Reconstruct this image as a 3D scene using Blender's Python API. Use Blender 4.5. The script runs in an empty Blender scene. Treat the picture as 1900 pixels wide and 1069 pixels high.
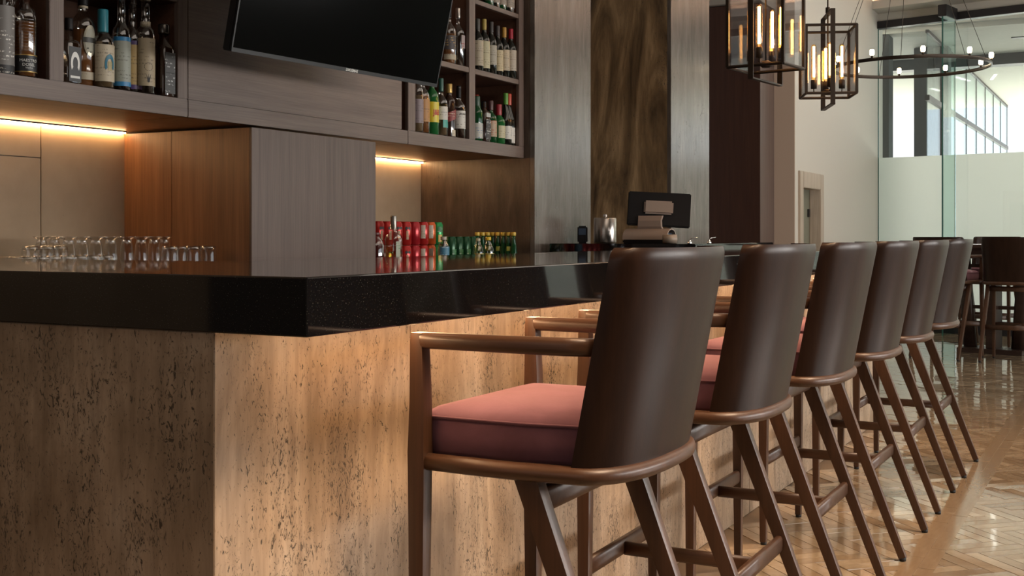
import bpy, bmesh, math, random
from mathutils import Vector, Matrix
random.seed(7)
PI = math.pi
S = bpy.context.scene
COL = S.collection

# ------------------------------------------------------------------ camera
YAW = math.radians(28.0)
cam_d = bpy.data.cameras.new('camera'); cam = bpy.data.objects.new('camera', cam_d); COL.objects.link(cam)
cam.location = (0, 0, 1.2); cam.rotation_euler = (PI/2, 0, YAW)
cam_d.sensor_width = 36.0; cam_d.lens = 36.0*2200/1900; cam_d.shift_y = -99.5/1900
cam_d.clip_end = 200
S.camera = cam
S.view_settings.view_transform = 'Standard'; S.view_settings.look = 'None'
S.view_settings.gamma = 1.0; S.view_settings.use_curve_mapping = False
S.view_settings.exposure = 1.3
S.cycles.max_bounces = 8; S.cycles.transparent_max_bounces = 24
S.cycles.caustics_reflective = False; S.cycles.caustics_refractive = False
S.cycles.sample_clamp_indirect = 4.0

# ------------------------------------------------------------------ world / lights
W = bpy.data.worlds.new('sky'); S.world = W; W.use_nodes = True
wn = W.node_tree.nodes; wl = W.node_tree.links
bg = wn['Background']
tc = wn.new('ShaderNodeTexCoord'); nz = wn.new('ShaderNodeTexNoise'); nz.inputs['Scale'].default_value = 3.5
nz.inputs['Detail'].default_value = 5
rp = wn.new('ShaderNodeValToRGB')
rp.color_ramp.elements[0].position = .35; rp.color_ramp.elements[0].color = (.62, .74, .84, 1)
rp.color_ramp.elements[1].position = .62; rp.color_ramp.elements[1].color = (.95, .97, .97, 1)
wl.new(tc.outputs['Generated'], nz.inputs['Vector']); wl.new(nz.outputs['Fac'], rp.inputs['Fac'])
wl.new(rp.outputs['Color'], bg.inputs['Color']); bg.inputs['Strength'].default_value = .78

def area(name, loc, rot, sx, sy, power, col, spread=180, shape='RECTANGLE'):
    l = bpy.data.lights.new(name, 'AREA'); l.shape = shape; l.size = sx; l.size_y = sy
    l.energy = power; l.color = col; l.spread = math.radians(spread)
    o = bpy.data.objects.new(name, l); COL.objects.link(o); o.location = loc; o.rotation_euler = rot
    return o
def spot(name, loc, tgt, power, col, ang, blend=.6, rad=.03):
    l = bpy.data.lights.new(name, 'SPOT'); l.energy = power; l.color = col
    l.spot_size = math.radians(ang); l.spot_blend = blend; l.shadow_soft_size = rad
    o = bpy.data.objects.new(name, l); COL.objects.link(o); o.location = loc
    o.rotation_euler = (Vector(tgt)-Vector(loc)).to_track_quat('-Z', 'Y').to_euler()
    return o
# daylight entering through the side window opening (right of the camera)
area('side_window_daylight', (5.3, 6.6, 1.62), (0, PI/2, 0), .6, 8.2, 155, (1.0, .94, .88))
sn = bpy.data.lights.new('sun', 'SUN'); sn.energy = 8.5; sn.color = (1.0, .96, .88); sn.angle = math.radians(3)
sno = bpy.data.objects.new('sun', sn); COL.objects.link(sno); sno.rotation_euler = (math.radians(-46), 0, math.radians(8))
WARM = (1.0, .62, .32)
area('room_ceiling_light', (1.6, 3.0, 4.5), (0, 0, 0), 3.5, 9.0, 45, (1.0, .86, .72))
area('lounge_ceiling_light', (0.6, 11.5, 4.5), (0, 0, 0), 4.0, 5.0, 38, (1.0, .88, .76))
area('rear_fill_light', (-1.4, -2.8, 1.9), (PI/2, 0, 0), 4.0, 1.4, 5, (1.0, .93, .88))  # unseen fill added behind the camera to lift the bar's left stone face
for i in range(6):
    y = 2.0+i*1.15
    spot('ceiling_downlight', (-0.55, y, 4.5), (-1.40, y, .75), 105, (1.0, .60, .32), 46, .8, .18)
for x, y, p in ((1.1, 1.72, 400), (1.1, 3.1, 340), (1.1, 4.6, 300)):
    spot('ceiling_downlight', (x, y, 4.4), (-1.49, y+.15, .70), p, (1.0, .69, .44), 38, 1.0, .5)

# ------------------------------------------------------------------ materials
def new_mat(name):
    m = bpy.data.materials.new(name); m.use_nodes = True
    nt = m.node_tree; b = nt.nodes['Principled BSDF']
    return m, nt, b
def plain(name, col, rough=.5, metal=0, spec=.5, coat=0, emis=None, es=0):
    m, nt, b = new_mat(name)
    b.inputs['Base Color'].default_value = (*col, 1); b.inputs['Roughness'].default_value = rough
    b.inputs['Metallic'].default_value = metal; b.inputs['Specular IOR Level'].default_value = spec
    b.inputs['Coat Weight'].default_value = coat
    if emis: b.inputs['Emission Color'].default_value = (*emis, 1); b.inputs['Emission Strength'].default_value = es
    return m
def nmap(nt, scale, gen='Object'):
    t = nt.nodes.new('ShaderNodeTexCoord'); mp = nt.nodes.new('ShaderNodeMapping')
    mp.inputs['Scale'].default_value = scale; nt.links.new(t.outputs[gen], mp.inputs['Vector'])
    return mp
def noise(nt, vec, scale=1, detail=4, rough=.55, dist=0):
    n = nt.nodes.new('ShaderNodeTexNoise'); n.inputs['Scale'].default_value = scale
    n.inputs['Detail'].default_value = detail; n.inputs['Roughness'].default_value = rough
    n.inputs['Distortion'].default_value = dist
    nt.links.new(vec, n.inputs['Vector']); return n.outputs['Fac']
def ramp(nt, fac, stops):
    r = nt.nodes.new('ShaderNodeValToRGB'); e = r.color_ramp.elements
    while len(e) < len(stops): e.new(.5)
    for k, (p, c) in enumerate(stops):
        e[k].position = p; e[k].color = (*c, 1) if len(c) == 3 else c
    nt.links.new(fac, r.inputs['Fac']); return r.outputs['Color']
def mixc(nt, fac, a, b, mode='MIX'):
    x = nt.nodes.new('ShaderNodeMix'); x.data_type = 'RGBA'; x.blend_type = mode
    if isinstance(fac, (int, float)): x.inputs[0].default_value = fac
    else: nt.links.new(fac, x.inputs[0])
    for s, v in ((6, a), (7, b)):
        if isinstance(v, tuple): x.inputs[s].default_value = (*v, 1)
        else: nt.links.new(v, x.inputs[s])
    return x.outputs[2]
def bump(nt, b, h, strength=.2, dist=.002):
    n = nt.nodes.new('ShaderNodeBump'); n.inputs['Strength'].default_value = strength
    n.inputs['Distance'].default_value = dist
    nt.links.new(h, n.inputs['Height']); nt.links.new(n.outputs['Normal'], b.inputs['Normal'])

def wood(name, c1, c2, axis='z', rough=.35, scale=1.0, coat=0.0, fine=1.0):
    m, nt, b = new_mat(name)
    k = {'x': (1.2, 26, 26), 'y': (26, 1.2, 26), 'z': (26, 26, 1.2)}[axis]
    k = tuple(v*scale for v in k)
    mp = nmap(nt, k)
    f1 = noise(nt, mp.outputs[0], 1, 5, .6, .3)
    mp2 = nmap(nt, tuple(v*(9 if v > 10*scale else 3) for v in k))
    f2 = noise(nt, mp2.outputs[0], 1, 3, .6)
    col = ramp(nt, f1, [(.3, c1), (.7, c2)])
    dk = ramp(nt, f2, [(.35, (.62, .62, .62)), (.6, (1, 1, 1))])
    col = mixc(nt, .55*fine, col, dk, 'MULTIPLY')
    nt.links.new(col, b.inputs['Base Color'])
    b.inputs['Roughness'].default_value = rough; b.inputs['Coat Weight'].default_value = coat
    b.inputs['Coat Roughness'].default_value = .25
    bump(nt, b, f2, .12, .0006)
    return m

def travertine(name, cols, pit=(.03, .025, .02), grain=1.0, rough=.32, pitness=.36, spec=.5, vein=5.0, warp=.6, vz=.22):
    m, nt, b = new_mat(name)
    mp = nmap(nt, (vein, vein, vein*vz))
    big = noise(nt, mp.outputs[0], 1, 5, .6, warp)
    mf = nmap(nt, (45*grain, 45*grain, 5*grain))
    fine = noise(nt, mf.outputs[0], 1, 5, .65, .4)
    c = ramp(nt, big, [(.28, cols[0]), (.5, cols[1]), (.72, cols[2])])
    c2 = ramp(nt, fine, [(.3, (.66, .64, .62)), (.62, (1.06, 1.06, 1.06))])
    c = mixc(nt, .75, c, c2, 'MULTIPLY')
    mpit = nmap(nt, (85*grain, 85*grain, 38*grain))
    pf = noise(nt, mpit.outputs[0], 1, 4, .7, 2.2)
    gate = noise(nt, nmap(nt, (9, 9, 4)).outputs[0], 1, 2, .5)
    mth = nt.nodes.new('ShaderNodeMath'); mth.operation = 'MULTIPLY_ADD'
    nt.links.new(gate, mth.inputs[0]); mth.inputs[1].default_value = -.28; nt.links.new(pf, mth.inputs[2])
    pm = ramp(nt, mth.outputs[0], [(pitness-.16, (1, 1, 1)), (pitness-.12, (0, 0, 0))])
    c = mixc(nt, pm, c, pit)
    nt.links.new(c, b.inputs['Base Color'])
    b.inputs['Roughness'].default_value = rough; b.inputs['Specular IOR Level'].default_value = spec
    inv = nt.nodes.new('ShaderNodeMath'); inv.operation = 'SUBTRACT'; inv.inputs[0].default_value = 1
    nt.links.new(pm, inv.inputs[1])
    bump(nt, b, inv.outputs[0], .5, .002)
    return m

def thin_glass(name, tint, edge=.6, rough=.02, minr=.04):
    """clear sheet glass: tinted transparency with Fresnel-like reflection"""
    m = bpy.data.materials.new(name); m.use_nodes = True; nt = m.node_tree; nt.nodes.clear()
    o = nt.nodes.new('ShaderNodeOutputMaterial'); mx = nt.nodes.new('ShaderNodeMixShader')
    t = nt.nodes.new('ShaderNodeBsdfTransparent'); t.inputs[0].default_value = (*tint, 1)
    g = nt.nodes.new('ShaderNodeBsdfGlossy'); g.inputs['Roughness'].default_value = rough
    g.inputs['Color'].default_value = (.95, .97, 1, 1)
    lw = nt.nodes.new('ShaderNodeLayerWeight'); lw.inputs['Blend'].default_value = .5
    p = nt.nodes.new('ShaderNodeMath'); p.operation = 'POWER'; p.inputs[1].default_value = 3
    nt.links.new(lw.outputs['Facing'], p.inputs[0])
    mr = nt.nodes.new('ShaderNodeMapRange'); mr.inputs['To Min'].default_value = minr; mr.inputs['To Max'].default_value = edge
    nt.links.new(p.outputs[0], mr.inputs['Value']); nt.links.new(mr.outputs[0], mx.inputs[0])
    nt.links.new(t.outputs[0], mx.inputs[1]); nt.links.new(g.outputs[0], mx.inputs[2])
    nt.links.new(mx.outputs[0], o.inputs[0]); return m

M = {}
M['trav_bar'] = travertine('honed beige travertine', [(.26, .185, .12), (.43, .325, .23), (.59, .485, .375)], pit=(.08, .06, .04), rough=.38, pitness=.395, vein=3.4, warp=1.5, vz=.42)
M['trav_grey'] = travertine('silver travertine', [(.095, .079, .067), (.14, .119, .103), (.195, .17, .15)], pit=(.07, .06, .05), rough=.22, grain=1.2, pitness=.335, vein=8, warp=.2)
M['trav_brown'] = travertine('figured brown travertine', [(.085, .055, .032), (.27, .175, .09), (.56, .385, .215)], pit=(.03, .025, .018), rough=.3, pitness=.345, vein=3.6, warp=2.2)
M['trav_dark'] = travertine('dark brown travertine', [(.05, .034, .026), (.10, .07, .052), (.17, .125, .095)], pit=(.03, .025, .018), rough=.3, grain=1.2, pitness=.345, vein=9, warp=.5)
M['cab'] = wood('grey brown stained veneer', (.13, .090, .073), (.185, .136, .113), 'y', .42)
M['cab_v'] = wood('grey brown stained veneer upright', (.13, .090, .073), (.185, .136, .113), 'z', .42)
M['pillar_wood'] = wood('pillar veneer warmed by LED light', (.17, .075, .034), (.26, .125, .06), 'z', .4)  # warm LED light on the pillar's side is part of this colour
M['pillar_face'] = wood('pillar veneer greyed by window light', (.105, .071, .059), (.158, .112, .095), 'z', .42)  # same pillar wood, with the grey window light put into its colour
M['dark_wood'] = wood('dark wenge panel', (.05, .020, .013), (.075, .032, .020), 'z', .4)
M['interior'] = wood('dark red brown cabinet inside', (.13, .062, .038), (.175, .085, .052), 'y', .5)
M['soffit_wood'] = wood('amber veneer underside', (.30, .15, .065), (.42, .23, .11), 'y', .4)
M['chair'] = wood('walnut chair frame', (.056, .024, .011), (.094, .043, .021), 'x', .42, 1.0, .15, .7)
M['chair_v'] = wood('walnut chair leg', (.056, .024, .011), (.094, .043, .021), 'z', .42, 1.0, .15, .7)
M['shell'] = wood('dark walnut backrest shell', (.016, .0072, .0045), (.029, .0135, .008), 'z', .36, 1.0, .06, .8)
M['shell'].node_tree.nodes['Principled BSDF'].inputs['Specular IOR Level'].default_value = .26
M['table'] = wood('dark table wood', (.035, .018, .012), (.05, .028, .02), 'x', .4)
M['rubber'] = plain('black glide', (.01, .01, .01), .6)

m, nt, b = new_mat('polished black granite')
g = noise(nt, nmap(nt, (420, 420, 420)).outputs[0], 1, 2, .5)
c = ramp(nt, g, [(.66, (.005, .005, .006)), (.74, (.10, .10, .085))])
nt.links.new(c, b.inputs['Base Color']); b.inputs['Roughness'].default_value = .045
b.inputs['Specular IOR Level'].default_value = .6
M['granite'] = m

m, nt, b = new_mat('rose velvet')
f = noise(nt, nmap(nt, (9, 9, 9)).outputs[0], 1, 4, .6, .5)
f2 = noise(nt, nmap(nt, (160, 160, 160)).outputs[0], 1, 2, .6)
c = ramp(nt, f, [(.3, (.112, .040, .060)), (.7, (.160, .064, .092))])
nt.links.new(c, b.inputs['Base Color']); b.inputs['Roughness'].default_value = .85
b.inputs['Sheen Weight'].default_value = .5; b.inputs['Sheen Tint'].default_value = (.9, .5, .48, 1)
bump(nt, b, f2, .15, .001); M['velvet'] = m

m, nt, b = new_mat('trowelled plaster panel')
f = noise(nt, nmap(nt, (3, 3, 3)).outputs[0], 1, 5, .6)
pv = nt.nodes.new('ShaderNodeTexVoronoi'); pv.inputs['Scale'].default_value = 9
nt.links.new(nmap(nt, (1, 1, 1)).outputs[0], pv.inputs['Vector'])
pits = ramp(nt, pv.outputs['Distance'], [(.035, (0, 0, 0)), (.05, (1, 1, 1))])
c = ramp(nt, f, [(.3, (.34, .235, .14)), (.7, (.43, .31, .195))])
c = mixc(nt, 1.0, c, pits, 'MULTIPLY')
nt.links.new(c, b.inputs['Base Color']); b.inputs['Roughness'].default_value = .7
bump(nt, b, noise(nt, nmap(nt, (60, 60, 60)).outputs[0], 1, 4, .6), .2, .002); M['plaster'] = m
M['joint'] = plain('joint', (.10, .08, .06), .9)
M['white_wall'] = plain('off white painted wall', (.60, .57, .51), .7)
M['shaded_wall'] = plain('shaded white wall paint', (.48, .37, .29), .7)  # white wall's end turned from the light, its shade painted in as beige
M['ceiling'] = plain('ceiling paint', (.34, .31, .27), .8)
M['room_wall'] = plain('room wall paint', (.14, .12, .105), .8)
M['frame_metal'] = plain('dark bronze metal', (.035, .033, .035), .45, .6)
M['lamp_metal'] = plain('blackened bronze', (.05, .038, .03), .4, .7)
M['grey_metal'] = plain('grey steel column', (.045, .05, .055), .5, .3)
M['glass'] = thin_glass('clear pane', (.965, .985, .975), .5, .005, .05)
M['lamp_glass'] = thin_glass('lantern pane', (.93, .93, .94), .6, .01, .09)
M['edge_glass'] = thin_glass('green fin glass', (.80, .92, .89), .5, .02, .06)
M['clear'] = thin_glass('drinking glass', (.95, .95, .94), 1.0, .06, .10)
M['clear_tint'] = thin_glass('bottle glass', (.88, .86, .82), .95, .05, .15)
M['screen_glass'] = thin_glass('terrace screen glass', (.80, .88, .88), .5, .05, .06)
M['glass_edge'] = plain('polished green glass edge', (.03, .12, .10), .1)
m = bpy.data.materials.new('frosted film'); m.use_nodes = True; nt = m.node_tree; nt.nodes.clear()
o_ = nt.nodes.new('ShaderNodeOutputMaterial'); a_ = nt.nodes.new('ShaderNodeBsdfTranslucent'); d_ = nt.nodes.new('ShaderNodeBsdfDiffuse')
a_.inputs[0].default_value = (.92, .93, .88, 1); d_.inputs[0].default_value = (.7, .72, .68, 1)
x_ = nt.nodes.new('ShaderNodeMixShader'); x_.inputs[0].default_value = .18
nt.links.new(a_.outputs[0], x_.inputs[1]); nt.links.new(d_.outputs[0], x_.inputs[2]); nt.links.new(x_.outputs[0], o_.inputs[0])
M['frost'] = m
M['steel'] = plain('brushed stainless steel', (.55, .5, .46), .28, 1.0)
M['chrome'] = plain('chrome', (.8, .8, .8), .08, 1.0)
M['screen'] = plain('black screen', (.0015, .002, .002), .12, 0, .16)
M['bezel'] = plain('dark bezel', (.016, .018, .02), .4, .2)
M['white_ink'] = plain('white ink', (.75, .75, .72), .6)
M['black_ink'] = plain('black ink', (.015, .015, .015), .5)
M['red_ink'] = plain('red ink', (.45, .02, .02), .5)
M['taupe'] = plain('taupe moulded plastic', (.30, .23, .19), .38)
M['pos_black'] = plain('black plastic', (.008, .007, .008), .5, 0, .25)
M['navy'] = plain('dark blue plastic', (.03, .05, .085), .4)
M['led'] = plain('warm LED strip', (1, 1, 1), .5, emis=(1.0, .60, .28), es=22)
M['led_bar'] = plain('warm under bar LED', (1, 1, 1), .5, emis=(1.0, .60, .31), es=25)
M['cove_led'] = plain('cove LED strip', (1, 1, 1), .5, emis=(1.0, .62, .42), es=30)
M['filament'] = plain('glowing filament', (1, .8, .5), .5, emis=(1.0, .58, .22), es=16)
M['bulb_glow'] = plain('frosted bulb', (1, .9, .7), .5, emis=(1.0, .80, .52), es=5)
M['bulb_glass'] = thin_glass('amber bulb glass', (1.0, .80, .55), .5, .02, .05)
M['pale_wood'] = wood('pale door frame stone', (.42, .33, .25), (.55, .46, .37), 'z', .5)
M['outdoor'] = plain('terrace paving', (.72, .70, .64), .8)
M['soffit_out'] = plain('terrace canopy boards', (.52, .52, .48), .8)
M['canopy_light'] = plain('canopy light', (1, 1, 1), .5, emis=(1, .95, .85), es=1.0)
def flat_glass(name, col, rough=.07, trans=0.0):
    m = plain(name, col, rough, 0, .6, .3)
    return m
M['wine_dark'] = flat_glass('dark wine glass', (.008, .009, .007))
M['green_glass'] = flat_glass('green bottle glass', (.004, .05, .014))
M['lime_glass'] = flat_glass('bright green bottle glass', (.012, .10, .025))
M['brown_glass'] = flat_glass('dark brown bottle', (.03, .013, .008))
M['amber'] = flat_glass('amber spirit', (.22, .085, .022), .1)
M['pale_spirit'] = flat_glass('pale gold spirit', (.16, .11, .06), .1)
M['clear_spirit'] = thin_glass('clear spirit', (.74, .68, .60), .5, .05, .03)
M['yellow_spirit'] = thin_glass('yellowish spirit', (.74, .72, .42), .5, .05, .03)
M['cranberry'] = flat_glass('dark red juice', (.07, .006, .006), .12)

LAB = {}
def label_mat(c, ink=(.05, .04, .03), amount=.5):
    """printed paper: rows of small illegible lettering over a flat colour"""
    key = (c, ink, amount)
    if key in LAB: return LAB[key]
    m, nt, b = new_mat('printed label')
    mp = nmap(nt, (1, 1, 1))
    br = nt.nodes.new('ShaderNodeTexWave'); br.wave_type = 'BANDS'; br.bands_direction = 'Z'
    br.inputs['Scale'].default_value = 24; nt.links.new(mp.outputs[0], br.inputs['Vector'])
    n = noise(nt, nmap(nt, (260, 260, 110)).outputs[0], 1, 1, .5)
    g2 = noise(nt, nmap(nt, (30, 30, 45)).outputs[0], 1, 1, .5)
    a = ramp(nt, br.outputs['Fac'], [(.6, (0, 0, 0)), (.7, (1, 1, 1))])
    c_ = ramp(nt, n, [(.47, (0, 0, 0)), (.52, (1, 1, 1))])
    d = ramp(nt, g2, [(.50, (0, 0, 0)), (.56, (1, 1, 1))])
    f = mixc(nt, 1, a, c_, 'MULTIPLY'); f = mixc(nt, 1, f, d, 'MULTIPLY')
    f = mixc(nt, 1, f, (amount, amount, amount), 'MULTIPLY')
    nt.links.new(mixc(nt, f, c, ink), b.inputs['Base Color']); b.inputs['Roughness'].default_value = .5
    LAB[key] = m; return m
COLM = {}
def cm(c, rough=.4, metal=0):
    k = (c, rough, metal)
    if k not in COLM: COLM[k] = plain('colour', c, rough, metal)
    return COLM[k]

# floor tile stone
m, nt, b = new_mat('polished cream marble tile')
gi = nt.nodes.new('ShaderNodeNewGeometry'); oi = nt.nodes.new('ShaderNodeObjectInfo')
ad = nt.nodes.new('ShaderNodeMath'); ad.operation = 'ADD'
nt.links.new(gi.outputs['Random Per Island'], ad.inputs[0]); nt.links.new(oi.outputs['Random'], ad.inputs[1])
fr = nt.nodes.new('ShaderNodeMath'); fr.operation = 'FRACT'; nt.links.new(ad.outputs[0], fr.inputs[0])
base = ramp(nt, fr.outputs[0], [(0, (.25, .18, .115)), (.5, (.31, .235, .155)), (1, (.39, .31, .215))])
v = noise(nt, nmap(nt, (14, 14, 14)).outputs[0], 1, 4, .6, 1.0)
vc = ramp(nt, v, [(.35, (.82, .79, .75)), (.65, (1.05, 1.05, 1.05))])
nt.links.new(mixc(nt, .7, base, vc, 'MULTIPLY'), b.inputs['Base Color'])
b.inputs['Roughness'].default_value = .045; b.inputs['Specular IOR Level'].default_value = .8
M['tile'] = m
m2, nt, b = new_mat('brown border tile')
v = noise(nt, nmap(nt, (30, 6, 10)).outputs[0], 1, 4, .6, .5)
nt.links.new(ramp(nt, v, [(.3, (.22, .155, .095)), (.7, (.28, .205, .13))]), b.inputs['Base Color'])
b.inputs['Roughness'].default_value = .12; M['border_tile'] = m2
M['grout'] = plain('grout', (.16, .115, .075), .8)

# ------------------------------------------------------------------ mesh helpers
class MB:
    def __init__(s): s.v = []; s.f = []; s.sm = []; s.mi = []
    def add(s, vs, fs, smooth=False, mi=0):
        n = len(s.v); s.v += [tuple(v) for v in vs]
        for f in fs: s.f.append(tuple(i+n for i in f)); s.sm.append(smooth); s.mi.append(mi)
        return s
    def box(s, x0, x1, y0, y1, z0, z1, mi=0):
        vs = [(x0, y0, z0), (x1, y0, z0), (x1, y1, z0), (x0, y1, z0), (x0, y0, z1), (x1, y0, z1), (x1, y1, z1), (x0, y1, z1)]
        return s.add(vs, [(3, 2, 1, 0), (4, 5, 6, 7), (0, 1, 5, 4), (1, 2, 6, 5), (2, 3, 7, 6), (3, 0, 4, 7)], False, mi)
    def bbox(s, x0, x1, y0, y1, z0, z1, r=.003, mi=0):
        bm = bmesh.new(); bmesh.ops.create_cube(bm, size=1)
        for v in bm.verts: v.co = Vector(((x0+x1)/2+v.co.x*(x1-x0), (y0+y1)/2+v.co.y*(y1-y0), (z0+z1)/2+v.co.z*(z1-z0)))
        bmesh.ops.bevel(bm, geom=bm.edges[:], offset=r, segments=2, affect='EDGES')
        bm.verts.index_update()
        s.add([v.co for v in bm.verts], [tuple(v.index for v in f.verts) for f in bm.faces], False, mi); bm.free(); return s
    def lathe(s, prof, n=20, cx=0, cy=0, sq=None, smooth=True, mi=0, cap=True, a0=0, a1=2*PI):
        """prof: list of (r, z); sq = superellipse exponent for square bottles"""
        full = abs(a1-a0-2*PI) < 1e-6
        cols = n if full else n+1
        vs = []
        for r, z in prof:
            for k in range(cols):
                a = a0+(a1-a0)*k/n
                c, q = math.cos(a), math.sin(a)
                rr = r
                if sq: rr = r/((abs(c)**sq+abs(q)**sq)**(1/sq))
                vs.append((cx+rr*c, cy+rr*q, z))
        fs = []
        for i in range(len(prof)-1):
            for k in range(n):
                k2 = (k+1) % cols if full else k+1
                fs.append((i*cols+k, i*cols+k2, (i+1)*cols+k2, (i+1)*cols+k))
        s.add(vs, fs, smooth, mi)
        if cap and full:
            n0 = len(s.v)-len(vs)
            for i, rev in ((0, True), (len(prof)-1, False)):
                ring = [n0+i*cols+k for k in range(cols)]
                if rev: ring.reverse()
                s.f.append(tuple(ring)); s.sm.append(False); s.mi.append(mi)
        return s
    def sweep(s, pts, sizes, up=(0, 0, 1), n=4, closed=False, smooth=True, power=3.0, seg=16, mi=0, fixed_side=None):
        """rounded-rectangle section (w across, h along up) swept through pts"""
        P = [Vector(p) for p in pts]; N = len(P); vs = []
        for i in range(N):
            if closed: t = (P[(i+1) % N]-P[i-1]).normalized()
            else: t = (P[min(i+1, N-1)]-P[max(i-1, 0)]).normalized()
            u = Vector(up); side = t.cross(u)
            if side.length < 1e-5: side = Vector((1, 0, 0))
            side.normalize(); u2 = side.cross(t).normalized()
            w, h = sizes[i] if isinstance(sizes, list) else sizes
            for k in range(seg):
                a = 2*PI*(k+.5)/seg; c, q = math.cos(a), math.sin(a)
                rr = 1/((abs(c)**power+abs(q)**power)**(1/power))
                vs.append(P[i]+side*(w/2*rr*c)+u2*(h/2*rr*q))
        fs = []
        R = N if closed else N-1
        for i in range(R):
            for k in range(seg):
                a = i*seg+k; b2 = i*seg+(k+1) % seg; c2 = ((i+1) % N)*seg+(k+1) % seg; d2 = ((i+1) % N)*seg+k
                fs.append((a, b2, c2, d2))
        if not closed:
            fs.append(tuple(reversed(range(seg)))); fs.append(tuple((N-1)*seg+k for k in range(seg)))
        return s.add(vs, fs, smooth, mi)
    def prism(s, poly, z0, z1, mi=0):
        n = len(poly)
        vs = [(x, y, z0) for x, y in poly]+[(x, y, z1) for x, y in poly]
        fs = [tuple(reversed(range(n))), tuple(range(n, 2*n))]+[(k, (k+1) % n, n+(k+1) % n, n+k) for k in range(n)]
        return s.add(vs, fs, False, mi)
    def xform(s, mat, start=0):
        for i in range(start, len(s.v)): s.v[i] = tuple(mat @ Vector(s.v[i]))
        return s
    def build(s, name, mat, parent=None, loc=None, rotz=0, kind=None):
        me = bpy.data.meshes.new(name); me.from_pydata(s.v, [], s.f); me.update()
        me.polygons.foreach_set('use_smooth', s.sm)
        ms = mat if isinstance(mat, (list, tuple)) else [mat]
        for q in ms: me.materials.append(q)
        if len(ms) > 1: me.polygons.foreach_set('material_index', s.mi)
        bm = bmesh.new(); bm.from_mesh(me); bmesh.ops.recalc_face_normals(bm, faces=bm.faces[:]); bm.to_mesh(me); bm.free()
        o = bpy.data.objects.new(name, me); COL.objects.link(o)
        if parent is not None: o.parent = parent
        if loc is not None: o.location = loc
        o.rotation_euler.z = rotz
        if kind: o['kind'] = kind
        return o
def tag(o, label, cat, group=None):
    o['label'] = label; o['category'] = cat
    if group: o['group'] = group
    return o
def thing(name, label, cat, loc=(0, 0, 0), rz=0, group=None):
    o = bpy.data.objects.new(name, None); COL.objects.link(o); o.location = loc; o.rotation_euler.z = rz
    o.empty_display_size = .05
    return tag(o, label, cat, group)
def setting(name, loc=(0, 0, 0), rz=0):
    o = bpy.data.objects.new(name, None); COL.objects.link(o); o.location = loc; o.rotation_euler.z = rz
    o['kind'] = 'structure'; return o
def kids(o): return [c for c in o.children]
def copy_tree(o, parent=None):
    c = o.copy(); COL.objects.link(c); c.parent = parent
    for k in list(o.children): copy_tree(k, c)
    return c
def shade_auto(o, ang=40):
    me = o.data
    for p in me.polygons: p.use_smooth = True
    try: me.set_sharp_from_angle(angle=math.radians(ang))
    except Exception: pass
def text_mesh(name, body, size, mat, parent, kind_of='flat', radius=.04, z=0.0, ang0=0.0, loc=None, rot=None, bold=0, xscale=1):
    """lettering as a thin mesh; wrapped round a bottle when kind_of == 'wrap'"""
    cu = bpy.data.curves.new(name, 'FONT'); cu.body = body; cu.size = size; cu.align_x = 'CENTER'; cu.align_y = 'CENTER'
    cu.resolution_u = 2; cu.offset = bold; cu.extrude = .0002
    t = bpy.data.objects.new('t', cu); COL.objects.link(t)
    dg = bpy.context.evaluated_depsgraph_get(); dg.update()
    me = bpy.data.meshes.new_from_object(t.evaluated_get(dg)); bpy.data.objects.remove(t)
    me.name = name
    if kind_of == 'wrap':
        for v in me.vertices:
            a = ang0+v.co.x*xscale/radius; r = radius+.0007+v.co.z
            v.co = Vector((r*math.cos(a), r*math.sin(a), z+v.co.y))
    me.materials.clear(); me.materials.append(mat)
    o = bpy.data.objects.new(name, me); COL.objects.link(o); o.parent = parent
    if loc is not None: o.location = loc
    if rot is not None: o.rotation_euler = rot
    return o
TAN = (math.cos(YAW), math.sin(YAW))
def along(px, X):
    """Y where the sight line of picture column px crosses the plane x = X (used to read positions off the plan)"""
    r = (px-950)/2200.0
    return -X*(TAN[0]+r*TAN[1])/(TAN[1]-r*TAN[0])

# ================================================================== SETTING
XW = -3.91                    # back wall of the bar
# walls, ceiling
w = setting('wall_left')
MB().box(XW-.25, XW-.02, -3, 9.0, 0, 4.6).build('wall_core', M['joint'], w)
ys = [-1.0, .8, 2.05, 3.32, 4.55, 6.168]
for a, b2 in zip(ys[:-1], ys[1:]):
    for z0, z1 in ((0.0, 1.506), (1.509, 3.0), (3.003, 4.58)):
        if a > 3.2 and z0 < 1.6:          # tall panels right of the joint
            if z0 > 1: continue
            z1 = 1.66
        MB().bbox(XW-.03, XW, a+.0015, b2-.0015, z0, z1, .002).build('plaster_panel', M['plaster'], w)
MB().box(XW-.03, XW-.001, 3.33, 6.1, 1.663, 4.58).build('upper_panel', M['plaster'], w)
wr = setting('wall_right')
b = MB(); b.box(5.0, 5.25, -3, 2.2, 0, 4.6); b.box(5.0, 5.25, 11.0, 13.9, 0, 4.6); b.box(5.0, 5.25, 2.2, 11.0, 0, .9); b.box(5.0, 5.25, 2.2, 11.0, 2.8, 4.6)
b.build('wall_face', M['room_wall'], wr)
ww = setting('window_2')
for y in (2.25, 4.4, 6.6, 8.8, 10.95): MB().box(5.0, 5.08, y-.05, y+.05, .9, 2.8).build('mullion', M['frame_metal'], ww)
for z in (.93, 2.77): MB().box(5.0, 5.08, 2.3, 10.9, z-.03, z+.03).build('rail', M['frame_metal'], ww)
MB().box(-4.2, 5.25, -3.25, -3, 0, 4.6).build('wall_near', M['room_wall'], None, kind='structure')
MB().box(-4.4, 5.25, -3.25, 16.2, 4.6, 4.75).build('ceiling', M['ceiling'], None, kind='structure')

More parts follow.
